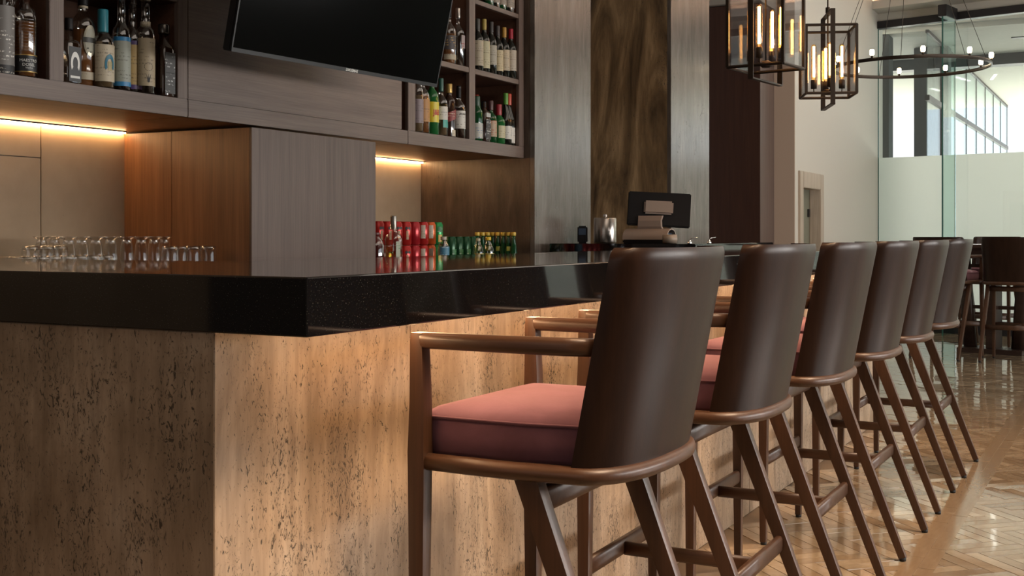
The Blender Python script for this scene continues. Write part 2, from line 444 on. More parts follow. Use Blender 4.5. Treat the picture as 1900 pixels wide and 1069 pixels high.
# white wall mass with a low framed door, wood clad mass before it
wf = setting('wall_far')
XB = -2.95
b = MB(); DY0, DY1, DZ = 11.48, 12.42, 1.80
b.box(XB-.5, XB, 11.34, DY0, 0, 4.6); b.box(XB-.5, XB, DY1, 15.7, 0, 4.6); b.box(XB-.5, XB, DY0, DY1, DZ, 4.6)
b.box(XB-.5, XB-.18, DY0, DY1, 0, DZ)
b.build('white_wall', M['white_wall'], wf)
MB().box(-4.2, -3.45, 11.34, 15.7, 0, 4.6).build('shaded_return', M['shaded_wall'], wf)
MB().box(-3.449, -2.949, 11.325, 11.339, 0, 4.6).build('shaded_face', M['shaded_wall'], wf)
MB().box(-4.2, -3.15, 10.85, 11.325, 0, 3.36).build('dark_wood_panel', M['dark_wood'], wf)
MB().box(-3.1495, -3.1475, 10.852, 11.325, 0, 3.36).build('grey_panel', M['pillar_face'], wf)
MB().box(-4.2, -3.13, 10.80, 11.325, 3.37, 4.6).build('bulkhead', M['ceiling'], wf)
MB().box(-4.4, -4.2, 9.0, 15.7, 0, 4.6).build('end_wall', M['room_wall'], wf)
d = setting('door_1')
b = MB(); fx0, fx1 = XB-.10, XB+.02
b.bbox(fx0, fx1, DY0-.02, DY0+.12, 0, DZ+.02, .006); b.bbox(fx0, fx1, DY1-.12, DY1+.02, 0, DZ+.02, .006)
b.build('door_frame', M['pale_wood'], d)
MB().bbox(fx0, fx1+.001, DY0+.12, DY1-.12, DZ-.14, DZ+.02, .006).build('door_head', M['pale_wood'], d)
leaf = MB().box(XB-.14, XB-.10, DY0+.02, DY1-.02, 0.01, DZ-.10).build('door_leaf', plain('grey green door', (.20, .20, .15), .5), d)
MB().lathe([(.0, 0), (.014, .0), (.018, .03), (.012, .05), (0, .052)], 12).xform(Matrix.Translation((XB-.10, DY0+.22, 1.02)) @ Matrix.Rotation(PI/2, 4, 'Y')).build('door_handle', M['chrome'], leaf)
MB().box(XB-.10, XB-.085, DY1-.20, DY1-.14, 1.38, 1.46).build('hinge', M['frame_metal'], leaf)

# ---- floor: base + herringbone tiles
fl = setting('floor')
MB().box(-4.2, 5.25, -3.25, 15.6, -.2, -.003).build('screed', M['grout'], fl)
TL, TW, TH = .30, .06, .01
ta = MB().bbox(-TL/2+.0007, TL/2-.0007, -TW/2+.0007, TW/2-.0007, -TH, 0, .0012)
tile0 = None; n_ind = 0
stuff = MB(); U = Vector((1, -1))/math.sqrt(2); V2 = Vector((1, 1))/math.sqrt(2)
B0, B1 = -.772, -.655                    # border strip
cells = []
for i in range(-420, 420):
    for j in range(-70, 70):
        ox, oy = i*TW+j*TL, i*TW-j*TL
        for (cx, cy, ang) in ((ox+TL/2, oy+TW/2, 0), (ox+TL+TW/2, oy+TW-TL/2, 1)):
            p = U*cx+V2*cy
            x, y = p.x-1.1, p.y+6.0
            if not (-3.3 < x < 1.6 and 1.0 < y < 15.4): continue
            if x < -1.40 and y < 7.9: continue
            if x > .1 and y < 3: continue
            cells.append((x, y, (-PI/4 if ang == 0 else PI/4)))
def vis(x, y):
    dpt = -x*TAN[1]+y*TAN[0]; R = x*TAN[0]+y*TAN[1]
    return dpt > 3.9 and 1290 < 950+2200*R/dpt < 1920 and 435+2640/dpt < 1085
near = sorted([c for c in cells if vis(c[0], c[1])], key=lambda c: -c[0]*TAN[1]+c[1]*TAN[0])[:290]
nset = set(near)
me_t = None
for (x, y, a) in near:
    if me_t is None:
        o = ta.build('tile', M['tile'], fl); me_t = o.data
    else:
        o = bpy.data.objects.new('tile', me_t); COL.objects.link(o); o.parent = fl
    o.location = (x, y, random.uniform(-.0002, .0002)); o.rotation_euler = (random.gauss(0, .004), random.gauss(0, .004), a)
for c in cells:
    if c in nset: continue
    x, y, a = c
    mt = Matrix.Translation((x, y, random.uniform(-.0002, .0002))) @ Matrix.Rotation(a, 4, 'Z') @ Matrix.Rotation(random.gauss(0, .004), 4, 'X') @ Matrix.Rotation(random.gauss(0, .004), 4, 'Y')
    hx, hy = TL/2-.0007, TW/2-.0007
    vs = [mt @ Vector((sx*hx, sy*hy, z)) for z in (-TH, 0) for sx, sy in ((-1, -1), (1, -1), (1, 1), (-1, 1))]
    stuff.add(vs, [(4, 5, 6, 7), (0, 1, 5, 4), (1, 2, 6, 5), (2, 3, 7, 6), (3, 0, 4, 7)])
stuff.build('distant_tiles', M['tile'], fl, kind='stuff')
me_b = None
for k in range(46):
    for r_ in (0, 1):
        if me_b is None:
            o = MB().bbox(.0006, (B1-B0)/2-.0006, .0006, .2994, -.003, 0.0009, .0006).build('border_tile', M['border_tile'], fl); me_b = o.data
        else:
            o = bpy.data.objects.new('border_tile', me_b); COL.objects.link(o); o.parent = fl
        o.location = (B0+r_*(B1-B0)/2, 1.6+(k+.5*r_)*.30, 0); o.rotation_euler = (random.gauss(0, .001), random.gauss(0, .002), 0)

# ---- glazed facade
FA = math.radians(-12); fo = Vector((XB, 15.4, 0))
win = setting('window_1', fo, FA)          # local +x runs along the facade, +y outwards
LF = 8.3
pos = [0.0, .97, 2.62, 4.0, 5.4, 6.8, LF]
for a, b2 in zip(pos[:-1], pos[1:]):
    g_ = MB().box(a+.004, b2-.004, -.006, .006, .12, 3.80).build('glass_pane', M['glass'], win)
    MB().add([(a+.004, .008, .12), (b2-.004, .008, .12), (b2-.004, .008, 2.165), (a+.004, .008, 2.165)], [(0, 1, 2, 3)]).build('frosted_film', M['frost'], g_)
    MB().box(b2-.006, b2+.0, -.008, .0075, .12, 3.80).build('pane_edge', M['glass_edge'], win)
MB().box(0, .008, -.008, .008, .12, 3.80).build('pane_edge', M['glass_edge'], win)
MB().bbox(-.02, LF, -.06, .06, 3.79, 3.88, .004).build('header', M['frame_metal'], win)
MB().bbox(0, LF, -.05, .05, 0.0, .12, .004).build('base_track', M['frame_metal'], win)
for x in (.97, 4.0, 6.8):
    MB().box(x-.008, x+.008, -.42, -.012, .0, 3.79).build('glass_fin', M['edge_glass'], win)
    MB().box(x-.0085, x+.0085, -.428, -.42, .0, 3.79).build('fin_edge', M['glass_edge'], win)
    MB().bbox(x-.05, x+.05, -.44, -.06, 3.78, 3.92, .004).build('fin_bracket', M['frame_metal'], win)
# ledge with cove light above the facade
b = MB(); b.box(0, LF, .0, .3, 3.88, 4.6); b.build('lintel_wall', M['white_wall'], win)
b = MB(); b.box(-.0, LF, -.36, -.001, 3.985, 4.02); b.box(0, LF, -.36, -.335, 4.02, 4.085)
b.build('cove_ledge', M['white_wall'], win)
MB().box(.05, LF-.1, -.32, -.30, 4.021, 4.03).build('cove_light', M['cove_led'], win)

# ---- outside: terrace, canopy, columns, glass screen
MB().box(-14, 16, 15.75, 60, -.25, -.05).build('terrace_floor', M['outdoor'], None, kind='structure')
cn = thing('canopy', 'pale boarded terrace canopy outside beyond the glass wall', 'canopy', (0, 0, 3.84))
k = 0
y = 16.1
cb = MB()
while y < 26.2:
    cb.box(-14, 16, y, y+.145, 0, .06); y += .15
o = cb.build('boards', M['soffit_out'], cn); o['kind'] = 'stuff'
MB().box(-14, 16, 16.0, 26.3, .06, .3).build('roof_slab', M['soffit_out'], cn)
MB().box(-14, 16, 18.6, 18.9, -.16, -.002).build('cross_beam', M['grey_metal'], cn)
for (x, y) in ((-2.2, 21.3), (-1.3, 20.2), (-.3, 20.0), (-1.6, 22.8), (-.2, 22.5), (.2, 21.0), (-3.0, 20.5), (-.9, 24.0)):
    o = MB().box(-.02, .02, -.35, .35, -.012, -.001).build('linear_light', M['canopy_light'], cn, (x, y, 0)); o.rotation_euler.z = .2
for (x, y, sx) in ((-1.15, 17.2, .40), (-.75, 17.8, .22)):
    MB().box(-sx, sx, -.06, .06, -.012, -.001).build('air_slot', M['grey_metal'], cn, (x, y, 0))
def outer_column(x, y, wd, label):
    t = thing('steel_column', label, 'column', (x, y, -.05), 0)
    MB().bbox(-wd/2, wd/2, -.15, .15, .0, 3.88, .005).build('shaft', M['grey_metal'], t)
    MB().bbox(-wd/2-.03, wd/2+.03, -.18, .18, 0, .03, .003).build('base_plate', M['frame_metal'], t)
    return t
outer_column(-3.03, 16.25, .17, 'single dark steel column outside, nearest the white wall')
t = outer_column(-2.72, 17.6, .26, 'left one of the two dark steel columns side by side outside the glass')
t = outer_column(-2.475, 17.6, .17, 'right one of the two dark steel columns side by side outside the glass')
sc = thing('glass_screen', 'tall glass wind screen with dark rails receding along the terrace', 'screen', (-2.45, 16.0, 0))
nseg = 8; sl = 10.2/nseg
for k in range(nseg):
    MB().box(-.005, .005, k*sl+.006, (k+1)*sl-.006, 0.9, 3.80).build('screen_pane', M['screen_glass'], sc)
    MB().box(-.01, .01, (k+1)*sl-.006, (k+1)*sl+.006, -.05, 3.80).build('joint_post', M['frame_metal'], sc)
MB().box(-.03, .03, 0, 10.2, 2.93, 3.0).build('mid_rail', M['frame_metal'], sc)
MB().box(-.02, .02, 0, 10.2, 3.80, 3.84).build('top_rail', M['frame_metal'], sc)

# ================================================================== BAR
XS, XC, XI = -1.495, -1.276, -2.17       # stone face, slab edge, inner slab edge
bar = thing('bar_counter', 'L-shaped bar counter clad in beige travertine panels', 'bar counter', (0, 0, 0))
MB().box(XI+.12, XS-.03, 1.685, 7.74, 0, 1.018).build('core', M['joint'], bar)
MB().box(-3.8, XI+.12, 1.685, 2.42, 0, 1.018).build('core', M['joint'], bar)
ysn = [1.655, 2.31, 2.98, 3.65, 4.32, 4.99, 5.66, 6.33, 7.0, 7.75]
for a, b2 in zip(ysn[:-1], ysn[1:]):
    MB().bbox(XS-.03, XS, a+(.0004 if a < 1.7 else .0008), b2-.0008, 0.0, 1.02, .0012).build('stone_panel', M['trav_bar'], bar)
xs = [-3.78, -2.95, -2.2, XS]
for a, b2 in zip(xs[:-1], xs[1:]):
    MB().bbox(a+.0008, b2-.0008, 1.655, 1.685, 0.0, 1.02, .0012).build('stone_panel', M['trav_bar'], bar)
MB().bbox(XI+.12, XS-.03, 7.72, 7.75, 0, 1.02, .001).build('stone_panel', M['trav_bar'], bar)
b = MB()
b.box(XC-.05, XC-.04, 1.80, 7.7, 1.016, 1.0205)
b.build('under_slab_light', M['led_bar'], bar)
top = tag(MB().add([], []).prism([(-3.86, 1.645), (XC, 1.645), (XC, 7.85), (XI, 7.85), (XI, 2.50), (-3.86, 2.50)], 1.021, 1.126).build('countertop', M['granite']),
          'thick polished black granite bar top running round the corner', 'bar top')
bv = top.modifiers.new('bevel', 'BEVEL'); bv.width = .003; bv.segments = 2
fc = thing('service_counter', 'black granite service counter crossing behind the bar under the till', 'counter', (0, 0, 0))
MB().bbox(-3.07, XI-.004, 6.24, 7.8, 1.06, 1.147, .003).build('worktop', M['granite'], fc)
MB().box(-3.05, XI-.02, 6.30, 7.75, 0, 1.06).build('cabinet', M['dark_wood'], fc)

# back counter
bc = thing('back_counter', 'low back bar worktop under the lit wall shelves', 'counter')
MB().bbox(XW+.001, -3.1, 2.6, 6.165, .985, 1.02, .003).build('worktop', M['granite'], bc)
MB().box(XW+.01, -3.14, 2.62, 6.16, 0, .985).build('cabinet', M['dark_wood'], bc)
BCZ = 1.02

# stone columns
def stone_col(y0, y1, x1, face, side, label, split=((0, 4.6),)):
    t = thing('stone_column', label, 'column')
    MB().box(-4.2+.32, x1-.03, y0+.03, y1-.0, 0, 4.6).build('core', M['joint'], t)
    MB().bbox(x1-.03, x1, y0, y1, 0, 4.6, .001).build('front_slab', face, t)
    for z0, z1 in split:
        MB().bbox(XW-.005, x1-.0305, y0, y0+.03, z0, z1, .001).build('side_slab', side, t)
    return t
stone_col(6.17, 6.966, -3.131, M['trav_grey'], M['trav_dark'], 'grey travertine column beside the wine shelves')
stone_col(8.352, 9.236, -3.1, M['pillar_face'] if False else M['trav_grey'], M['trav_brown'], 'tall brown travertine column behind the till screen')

# wood pillar below the cabinets
pw = thing('wood_pillar', 'wood-clad pillar standing on the back bar below the television', 'pillar')
xs = (-3.2, -3.636, XW)
for a, b2 in zip(xs[:-1], xs[1:]):
    MB().bbox(b2+.0006 if b2 > XW else b2, a-(.0006 if a < -3.25 else .012), 3.762, 3.774, BCZ, 1.636, .0008).build('side_board', M['pillar_wood'], pw)
MB().bbox(-3.212, -3.2, 3.762, 4.646, BCZ, 1.636, .001).build('front_board', M['pillar_face'], pw)
MB().box(XW, -3.213, 3.775, 4.64, BCZ, 1.63).build('core', M['joint'], pw)
MB().bbox(XW+.001, -3.213, 4.634, 4.646, BCZ, 1.636, .001).build('side_board', M['pillar_wood'], pw)

# upper cabinets
ZB, ZR, ZS1, ZS0, ZT1, ZT0 = 1.647, 1.713, 2.100, 2.072, 2.480, 2.455
XF, XK = -3.2, -3.54
def shelf_unit(label, y0, y1, stiles, inner_shelf, ztop=3.0):
    t = thing('shelf_unit', label, 'shelf unit')
    MB().bbox(XW+.001, XF-.02, y0+.001, y1-.001, ZB, ZB+.018, .001).build('bottom_panel', M['soffit_wood'], t)
    MB().bbox(XF-.02, XF, y0+.001, y1-.001, ZB-.001, ZR, .002).build('bottom_rail', M['cab'], t)
    MB().box(XK, XF-.021, y0+.01, y1-.01, ZB+.02, ZR).build('shelf_floor', M['interior'], t)
    MB().box(XK-.012, XK, y0+.01, y1-.01, ZB+.02, ztop).build('back_panel', M['interior'], t)
    for (a, b2) in stiles:
        MB().bbox(XF-.02, XF, a, b2, ZR+.0005, ztop, .002).build('stile', M['cab_v'], t)
        MB().box(XK, XF-.021, a+.008, b2-.008, ZR, ztop).build('partition', M['interior'], t)
    for (a, b2, z0, z1) in inner_shelf:
        s_ = MB().bbox(XF-.02, XF-.0015, a+.0005, b2-.0005, z0, z1, .002).build('shelf', M['cab'], t)
        MB().box(XK, XF-.021, a-.02, b2+.02, z0, z1).build('shelf_board', M['interior'], s_)
    return t
shelf_unit('left bottle cabinet of grey-brown veneer with square bays', 2.17, 3.398, [(2.172, 2.23), (2.752, 2.812), (3.344, 3.396)],
           [(2.23, 2.752, ZS0, ZS1), (2.812, 3.344, ZS0, ZS1)])
shelf_unit('right bottle cabinet of grey-brown veneer with wine bays', 4.925, 6.168, [(4.927, 4.994), (5.528, 5.594), (6.105, 6.167)],
           [(4.994, 5.528, ZS0, ZS1), (5.594, 6.105, ZS0, ZS1), (5.594, 6.105, ZT0, ZT1)])
cp = thing('wall_panel', 'wide grey-brown veneer panel behind the television', 'panel')
MB().bbox(XF-.02, XF, 3.399, 4.924, ZB-.001, ZR-.0005, .002).build('bottom_rail', M['cab'], cp)
MB().bbox(XF-.022, XF-.001, 3.399, 4.872, ZR+.001, 3.0, .002).build('face_panel', M['cab'], cp)
MB().bbox(XW+.001, XF-.025, 3.399, 4.924, ZB, ZB+.018, .001).build('bottom_panel', M['soffit_wood'], cp)
# LED profiles where the cabinets meet the wall
for (a, b2, lb) in ((2.2, 3.755, 'warm LED strip under the left bottle cabinet'), (4.655, 6.165, 'warm LED strip under the right bottle cabinet')):
    t = thing('led_strip', lb, 'light strip', (XW+.012, a, ZB-.001))
    MB().box(-.010, .004, 0, b2-a, -.009, -.004).build('diffuser', M['led'], t)
    MB().box(-.010, .0125, 0, b2-a, -.004, 0).build('profile', M['frame_metal'], t)

# television
tv = thing('television', 'large black flat television tilted down above the bar', 'television', (0, 0, 0))
L_, R_ = Vector((-2.845, 3.2326, 1.8475)), Vector((-2.744, 4.4528, 1.8477))
xd = (R_-L_).normalized(); nrm = Vector((xd.y, -xd.x, 0)); tl = math.radians(13)
upv = (Vector((0, 0, 1))*math.cos(tl)+nrm*math.sin(tl)).normalized(); fw = xd.cross(upv)
if fw.dot(nrm) < 0: fw = -fw
wid = (R_-L_).length
mt = Matrix(((xd.x, fw.x, upv.x, L_.x), (xd.y, fw.y, upv.y, L_.y), (xd.z, fw.z, upv.z, L_.z), (0, 0, 0, 1)))
tv.matrix_world = mt
HT = .70
MB().bbox(0, wid, -.045, -.006, 0, HT, .004).build('back_shell', M['bezel'], tv)
MB().box(.006, wid-.006, -.005, 0.0005, .016, HT-.006).build('screen', M['screen'], tv)
bz = MB().bbox(0, wid, -.006, .003, 0, .015, .001); bz.box(0, .006, -.006, .002, .015, HT); bz.box(wid-.006, wid, -.006, .002, .015, HT); bz.box(0, wid, -.006, .002, HT-.006, HT)
bz = bz.build('bezel', M['bezel'], tv)
text_mesh('logo_lettering', 'SAMSUNG', .016, M['white_ink'], tv, loc=(wid*.53, .004, .0075), rot=(PI/2, 0, 0), bold=.0004)
for ch in tv.children:
    if ch.name.startswith('logo'): ch.rotation_euler = (PI/2, 0, PI)
# check which way the lettering runs: the viewer looks along -fw
bk = thing('television_bracket', 'black wall bracket arm behind the television', 'bracket', (XF, 4.0, 2.25))
MB().bbox(0.0, .012, -.12, .12, -.1, .1, .002).build('wall_plate', M['frame_metal'], bk)
MB().sweep([(.01, 0, 0), (.18, .06, 0), (.33, -.05, 0)], (.03, .05)).build('arm', M['frame_metal'], bk)

# ================================================================== BAR STOOLS
def curve_pts(inset=0.0, n=24, full=True):
    """plan curve of the rear of the seat: list of (x, y), from near side to far side"""
    out = []
    for k in range(n+1):
        t = -PI/2+PI*k/n
        c, q = math.cos(t), math.sin(t)
        out.append((.075+(.112-inset*.9)*abs(c)**.95, (.256-inset)*math.copysign(abs(q)**.80, q)))
    return out
def make_stool(name='bar_stool'):
    t = thing(name, 'x', 'stool')
    # D-shaped seat rail
    rear = curve_pts(.012, 28)
    p = [(-.262, -.252, .742), (-.15, -.255, .742), (-.05, -.256, .742)]+[(x, y, .742) for x, y in rear]+[(-.05, .256, .742), (-.15, .255, .742), (-.262, .252, .742), (-.264, .12, .742), (-.264, -.12, .742)]
    o = MB().sweep(p, (.040, .034), closed=True, power=2.6, seg=14).build('seat_rail', M['chair'], t)
    # seat board (closes the ring)
    poly = [(-.25, -.235)]+[(x-.012, y*.93) for x, y in curve_pts(.02, 14)]+[(-.25, .235)]
    MB().prism(poly, .728, .752).build('seat_board', M['chair'], t)
    # cushion
    def cush(z, ins, crown):
        pts = []
        base = curve_pts(.045+ins, 20)
        q = [(-.285+ins, -.20), (-.28+ins, -.222+ins), (-.26, -.229+ins), (-.15, -.230+ins), (-.05, -.230+ins)]
        allp = q+[(x, max(min(y, .230-ins), -.230+ins)) for x, y in base]+[(a, -c_) for a, c_ in reversed(q)]
        return [(a, c_, z) for a, c_ in allp]
    rings = [cush(.753, .006, 0), cush(.762, 0, 0), cush(.79, -.004, 0), cush(.820, -.001, 0), cush(.8275, .002, 0)]
    n = len(rings[0]); vs = []; fs = []
    for r in rings: vs += r
    cxm, cym = -.05, 0
    for kk, (sc_, zz) in enumerate(((.975, .834), (.9, .845), (.7, .857), (.4, .864), (.1, .866))):
        vs += [(cxm+(a-cxm)*sc_, c_*sc_, zz) for a, c_, _ in rings[-1]]
    nr = len(rings)+5
    for i in range(nr-1):
        for k in range(n): fs.append((i*n+k, i*n+(k+1) % n, (i+1)*n+(k+1) % n, (i+1)*n+k))
    fs.append(tuple(reversed(range(n)))); fs.append(tuple((nr-1)*n+k for k in range(n)))
    cu = MB().add(vs, fs, True).build('seat_cushion', M['velvet'], t)
    MB().sweep([(a, c_, .829) for a, c_, _ in cush(.829, -.001, 0)], (.006, .006), closed=True, power=2, seg=6).build('piping', M['velvet'], cu)
    # backrest shell
    outer = curve_pts(.004, 30); nr = len(outer)
    zs = [.757, .80, .86, .94, 1.02, 1.09, 1.13, 1.15, 1.163, 1.171, 1.175]
    def lean(z): return .082*(z-.757)/.418
    vs = []; fs = []
    nz_ = len(zs); th = .020
    for z in zs:
        h = z-1.125
        cut = 0 if z < 1.15 else (.026*(1-math.sqrt(max(0, 1-((z-1.15)/.026)**2))))
        for sgn in (0, 1):
            for i, (x, y) in enumerate(outer):
                # outward normal estimate
                a, c_ = outer[max(i-1, 0)]; e, f = outer[min(i+1, nr-1)]
                tx, ty = e-a, f-c_; l = math.hypot(tx, ty); nx, ny = ty/l, -tx/l
                off = 0 if sgn == 0 else -th
                if z > 1.160: off += (-1 if sgn == 0 else 1)*(z-1.160)/.015*.006
                yy = y+ny*off; lim = .2525-cut
                xx = x+nx*off
                if abs(yy) > lim:
                    yy = math.copysign(lim, yy)
                vs.append((xx+lean(z), yy, z))
    def vid(iz, sgn, i): return iz*2*nr+sgn*nr+i
    for iz in range(nz_-1):
        for i in range(nr-1):
            fs.append((vid(iz, 0, i), vid(iz, 0, i+1), vid(iz+1, 0, i+1), vid(iz+1, 0, i)))
            fs.append((vid(iz, 1, i), vid(iz+1, 1, i), vid(iz+1, 1, i+1), vid(iz, 1, i+1)))
        for i in (0, nr-1):
            fs.append((vid(iz, 0, i), vid(iz+1, 0, i), vid(iz+1, 1, i), vid(iz, 1, i)))
    for i in range(nr-1):
        fs.append((vid(nz_-1, 0, i), vid(nz_-1, 0, i+1), vid(nz_-1, 1, i+1), vid(nz_-1, 1, i)))
        fs.append((vid(0, 0, i), vid(0, 1, i), vid(0, 1, i+1), vid(0, 0, i+1)))
    o = MB().add(vs, fs, True).build('backrest', M['shell'], t); shade_auto(o, 50)
    # front posts with arms
    for sgn in (-1, 1):
        y = sgn*.252
        o = MB().sweep([(-.262, y+sgn*.004, .012), (-.262, y+sgn*.002, .40), (-.262, y, .70), (-.262, y, .76), (-.260, y, .86), (-.262, y, .965), (-.262, y, .985), (-.262, y, 1.0015)],
                       [(.026, .026), (.034, .032), (.041, .036), (.042, .038), (.037, .036), (.031, .034), (.030, .034), (.027, .032)], up=(0, 1, 0), power=7, seg=20).build('leg', M['chair_v'], t); shade_auto(o, 28)
        MB().lathe([(.012, 0), (.013, .012)], 10, -.262, y+sgn*.004).build('glide', M['rubber'], o)
        pa = [(-.268, y, .986), (-.25, y, .986), (-.20, y, .986), (-.05, y, .986), (.06, y*.985, .986), (.118, y*.935, .986)]
        MB().sweep(pa, [(.030, .028), (.034, .032), (.034, .033), (.034, .034), (.030, .035), (.022, .035)], power=4, seg=16).build('armrest', M['chair'], t)
        # raked rear leg
        y = sgn*.237
        o = MB().sweep([(.254, y, .012), (.13, y, .334), (.05, y, .54), (-.025, y, .735)],
                       [(.028, .026), (.037, .030), (.045, .034), (.050, .036)], up=(0, 1, 0), power=9, seg=20).build('leg', M['chair_v'], t); shade_auto(o, 28)
        MB().lathe([(.012, 0), (.013, .014)], 10, .254, y).build('glide', M['rubber'], o)
    MB().sweep([(-.005, -.24, .682), (-.004, 0, .684), (-.005, .24, .682)], (.028, .050), power=4).build('cross_rail', M['chair'], t)
    MB().sweep([(.125, -.232, .325), (.125, .232, .325)], (.022, .046), power=4).build('stretcher', M['chair'], t)
    MB().sweep([(-.262, -.245, .325), (-.262, .245, .325)], (.022, .046), power=4).build('stretcher', M['chair'], t)
    MB().sweep([(-.252, 0, .320), (.116, 0, .320)], (.020, .038), power=4).build('stretcher', M['chair'], t)
    return t
st0 = make_stool()
names = ['bar stool nearest the camera, red velvet seat fully visible beside the bar', 'second bar stool from the camera in the row at the bar',
         'third bar stool from the camera in the row at the bar', 'fourth bar stool from the camera in the row at the bar',
         'fifth bar stool from the camera, next to the far end of the row', 'farthest bar stool of the row along the bar']
ycs = [2.285, 3.09, 3.92, 4.76, 5.585, 6.44]
for i, (y, lb) in enumerate(zip(ycs, names)):
    s_ = st0 if i == 0 else copy_tree(st0)
    s_.location = (-1.03, y, 0); s_['label'] = lb; s_['group'] = 'stools along the bar'
    s_.rotation_euler.z = [0, .01, 0, -.008, .006, 0][i]
# stools at the high table: facing the facade
def far_stool(xy, rz, lb):
    s_ = copy_tree(st0); s_.location = (xy[0], xy[1], 0); s_.rotation_euler.z = rz; s_['label'] = lb; s_['group'] = 'stools at the high table'
    return s_
n12 = Vector((math.sin(math.radians(12)), math.cos(math.radians(12)))); r12 = Vector((n12.y, -n12.x))
def facing(deg):    # stool faces local -x; make it face deg degrees clockwise from +Y
    return -PI/2-math.radians(deg)
sA = Vector((-1.07, 12.08)); sB = Vector((-1.70, 12.20))
far_stool(sA, facing(10), 'stool at the high table with its whole dark back turned to the camera')
far_stool(sB, facing(16), 'stool at the high table half hidden behind the row of bar stools')
tc_ = Vector((-1.25, 12.88))
far_stool(tc_+n12*.78+r12*(-.35), facing(192), 'stool on the window side of the high table, left one')
far_stool(tc_+n12*.78+r12*(.40), facing(192), 'stool on the window side of the high table, right one')
ht = thing('high_table', 'dark high table with splayed pedestal legs by the frosted glass', 'table', (tc_.x, tc_.y, 0), math.radians(-12))
MB().bbox(-.95, .95, -.38, .38, 1.06, 1.10, .004).build('tabletop', M['table'], ht)
MB().bbox(-.90, .90, -.33, .33, .98, 1.058, .003).build('apron', M['table'], ht)
for cx in (-.08,):
    MB().bbox(cx-.05, cx+.05, -.10, .10, .05, .98, .004).build('post', M['table'], ht)
    MB().bbox(cx-.32, cx+.32, -.16, .16, 0, .05, .003).build('foot', M['table'], ht)
    for sg in (-1, 1):
        MB().sweep([(cx+sg*.235, 0, .05), (cx+sg*.30, 0, .98)], [(.12, .09), (.12, .06)], up=(0, 1, 0), power=6).build('leg', M['table'], ht)
    for z in (.30, .46, .88):
        MB().bbox(cx-.60 if z < .5 else cx-.8, cx+.60 if z < .5 else cx+.8, -.02, .02, z-.018, z+.018, .003).build('rail', M['table'], ht)

# ================================================================== LANTERNS
def lantern(x, y, rz, label):
    t = thing('pendant_lantern', label, 'pendant lamp', (x, y, 1.985), rz, 'lanterns over the bar')
    # local: x = across, y = along the tall frame; z0 = lowest point of tall frame
    bw, bd, z0, z1, r = .150, .138, .075, .49, .008
    for z in (z0, z1):
        for (a, b2) in (((-bw, -bd), (bw, -bd)), ((bw, -bd), (bw, bd)), ((bw, bd), (-bw, bd)), ((-bw, bd), (-bw, -bd))):
            MB().sweep([(a[0], a[1], z), (b2[0], b2[1], z)], (2*r, 2*r), power=8, seg=8, smooth=False).build('frame_bar', M['lamp_metal'], t)
    for sx in (-1, 1):
        for sy in (-1, 1):
            MB().box(sx*bw-r, sx*bw+r, sy*bd-r, sy*bd+r, z0, z1).build('frame_post', M['lamp_metal'], t)
    for sy in (-1, 1): MB().box(-bw+r, bw-r, sy*bd-.0015, sy*bd+.0015, z0+r, z1-r).build('glass_pane', M['lamp_glass'], t)
    for sx in (-1, 1): MB().box(sx*bw-.0015, sx*bw+.0015, -bd+r, bd-r, z0+r, z1-r).build('glass_pane', M['lamp_glass'], t)
    yo = .19
    tf = MB(); fwid = .014
    tf.box(-fwid, fwid, -yo-.004, -yo+.004, 0, .58); tf.box(-fwid, fwid, yo-.004, yo+.004, 0, .58)
    tf.box(-fwid, fwid, -yo, yo, 0, .008); tf.box(-fwid, fwid, -yo, yo, .572, .58)
    tf.build('tall_frame', M['lamp_metal'], t)
    MB().lathe([(.005, .085), (.005, .585), (.014, .585), (.014, .62), (.005, .62), (.005, 2.615)], 8).build('stem', M['lamp_metal'], t)
    MB().lathe([(.0, 2.59), (.06, 2.592), (.06, 2.615), (0, 2.615)], 20).build('ceiling_rose', M['lamp_metal'], t)
    MB().lathe([(.02, .078), (.028, .086), (.028, .104), (.02, .112)], 14).build('hub', M['lamp_metal'], t)
    for kx, ky in ((-.085, 0), (.085, 0), (0, -.085), (0, .085)):
        MB().sweep([(0, 0, .095), (kx*.95, ky*.95, .095), (kx, ky, .102), (kx, ky, .12)], (.008, .008), power=2, seg=8).build('arm', M['lamp_metal'], t)
        MB().lathe([(.0, .117), (.019, .118), (.019, .170), (.016, .172), (0, .172)], 14, kx, ky).build('socket', M['lamp_metal'], t)
        bu = MB().lathe([(.011, .172), (.017, .185), (.017, .375), (.013, .389), (.0, .395)], 14, kx, ky).build('bulb', M['bulb_glass'], t)
        f = MB()
        for q in range(5):
            a = q*2*PI/5; f.lathe([(.0014, .19), (.0014, .38)], 5, kx+.006*math.cos(a), ky+.006*math.sin(a))
        f.build('filament', M['filament'], bu)
    return t
lantern(-1.72, 6.03, math.radians(-7), 'glass box lantern nearer the camera, its top cut off by the frame')
lantern(-1.72, 7.40, math.radians(22), 'glass box lantern farther away, seen whole over the bar end')

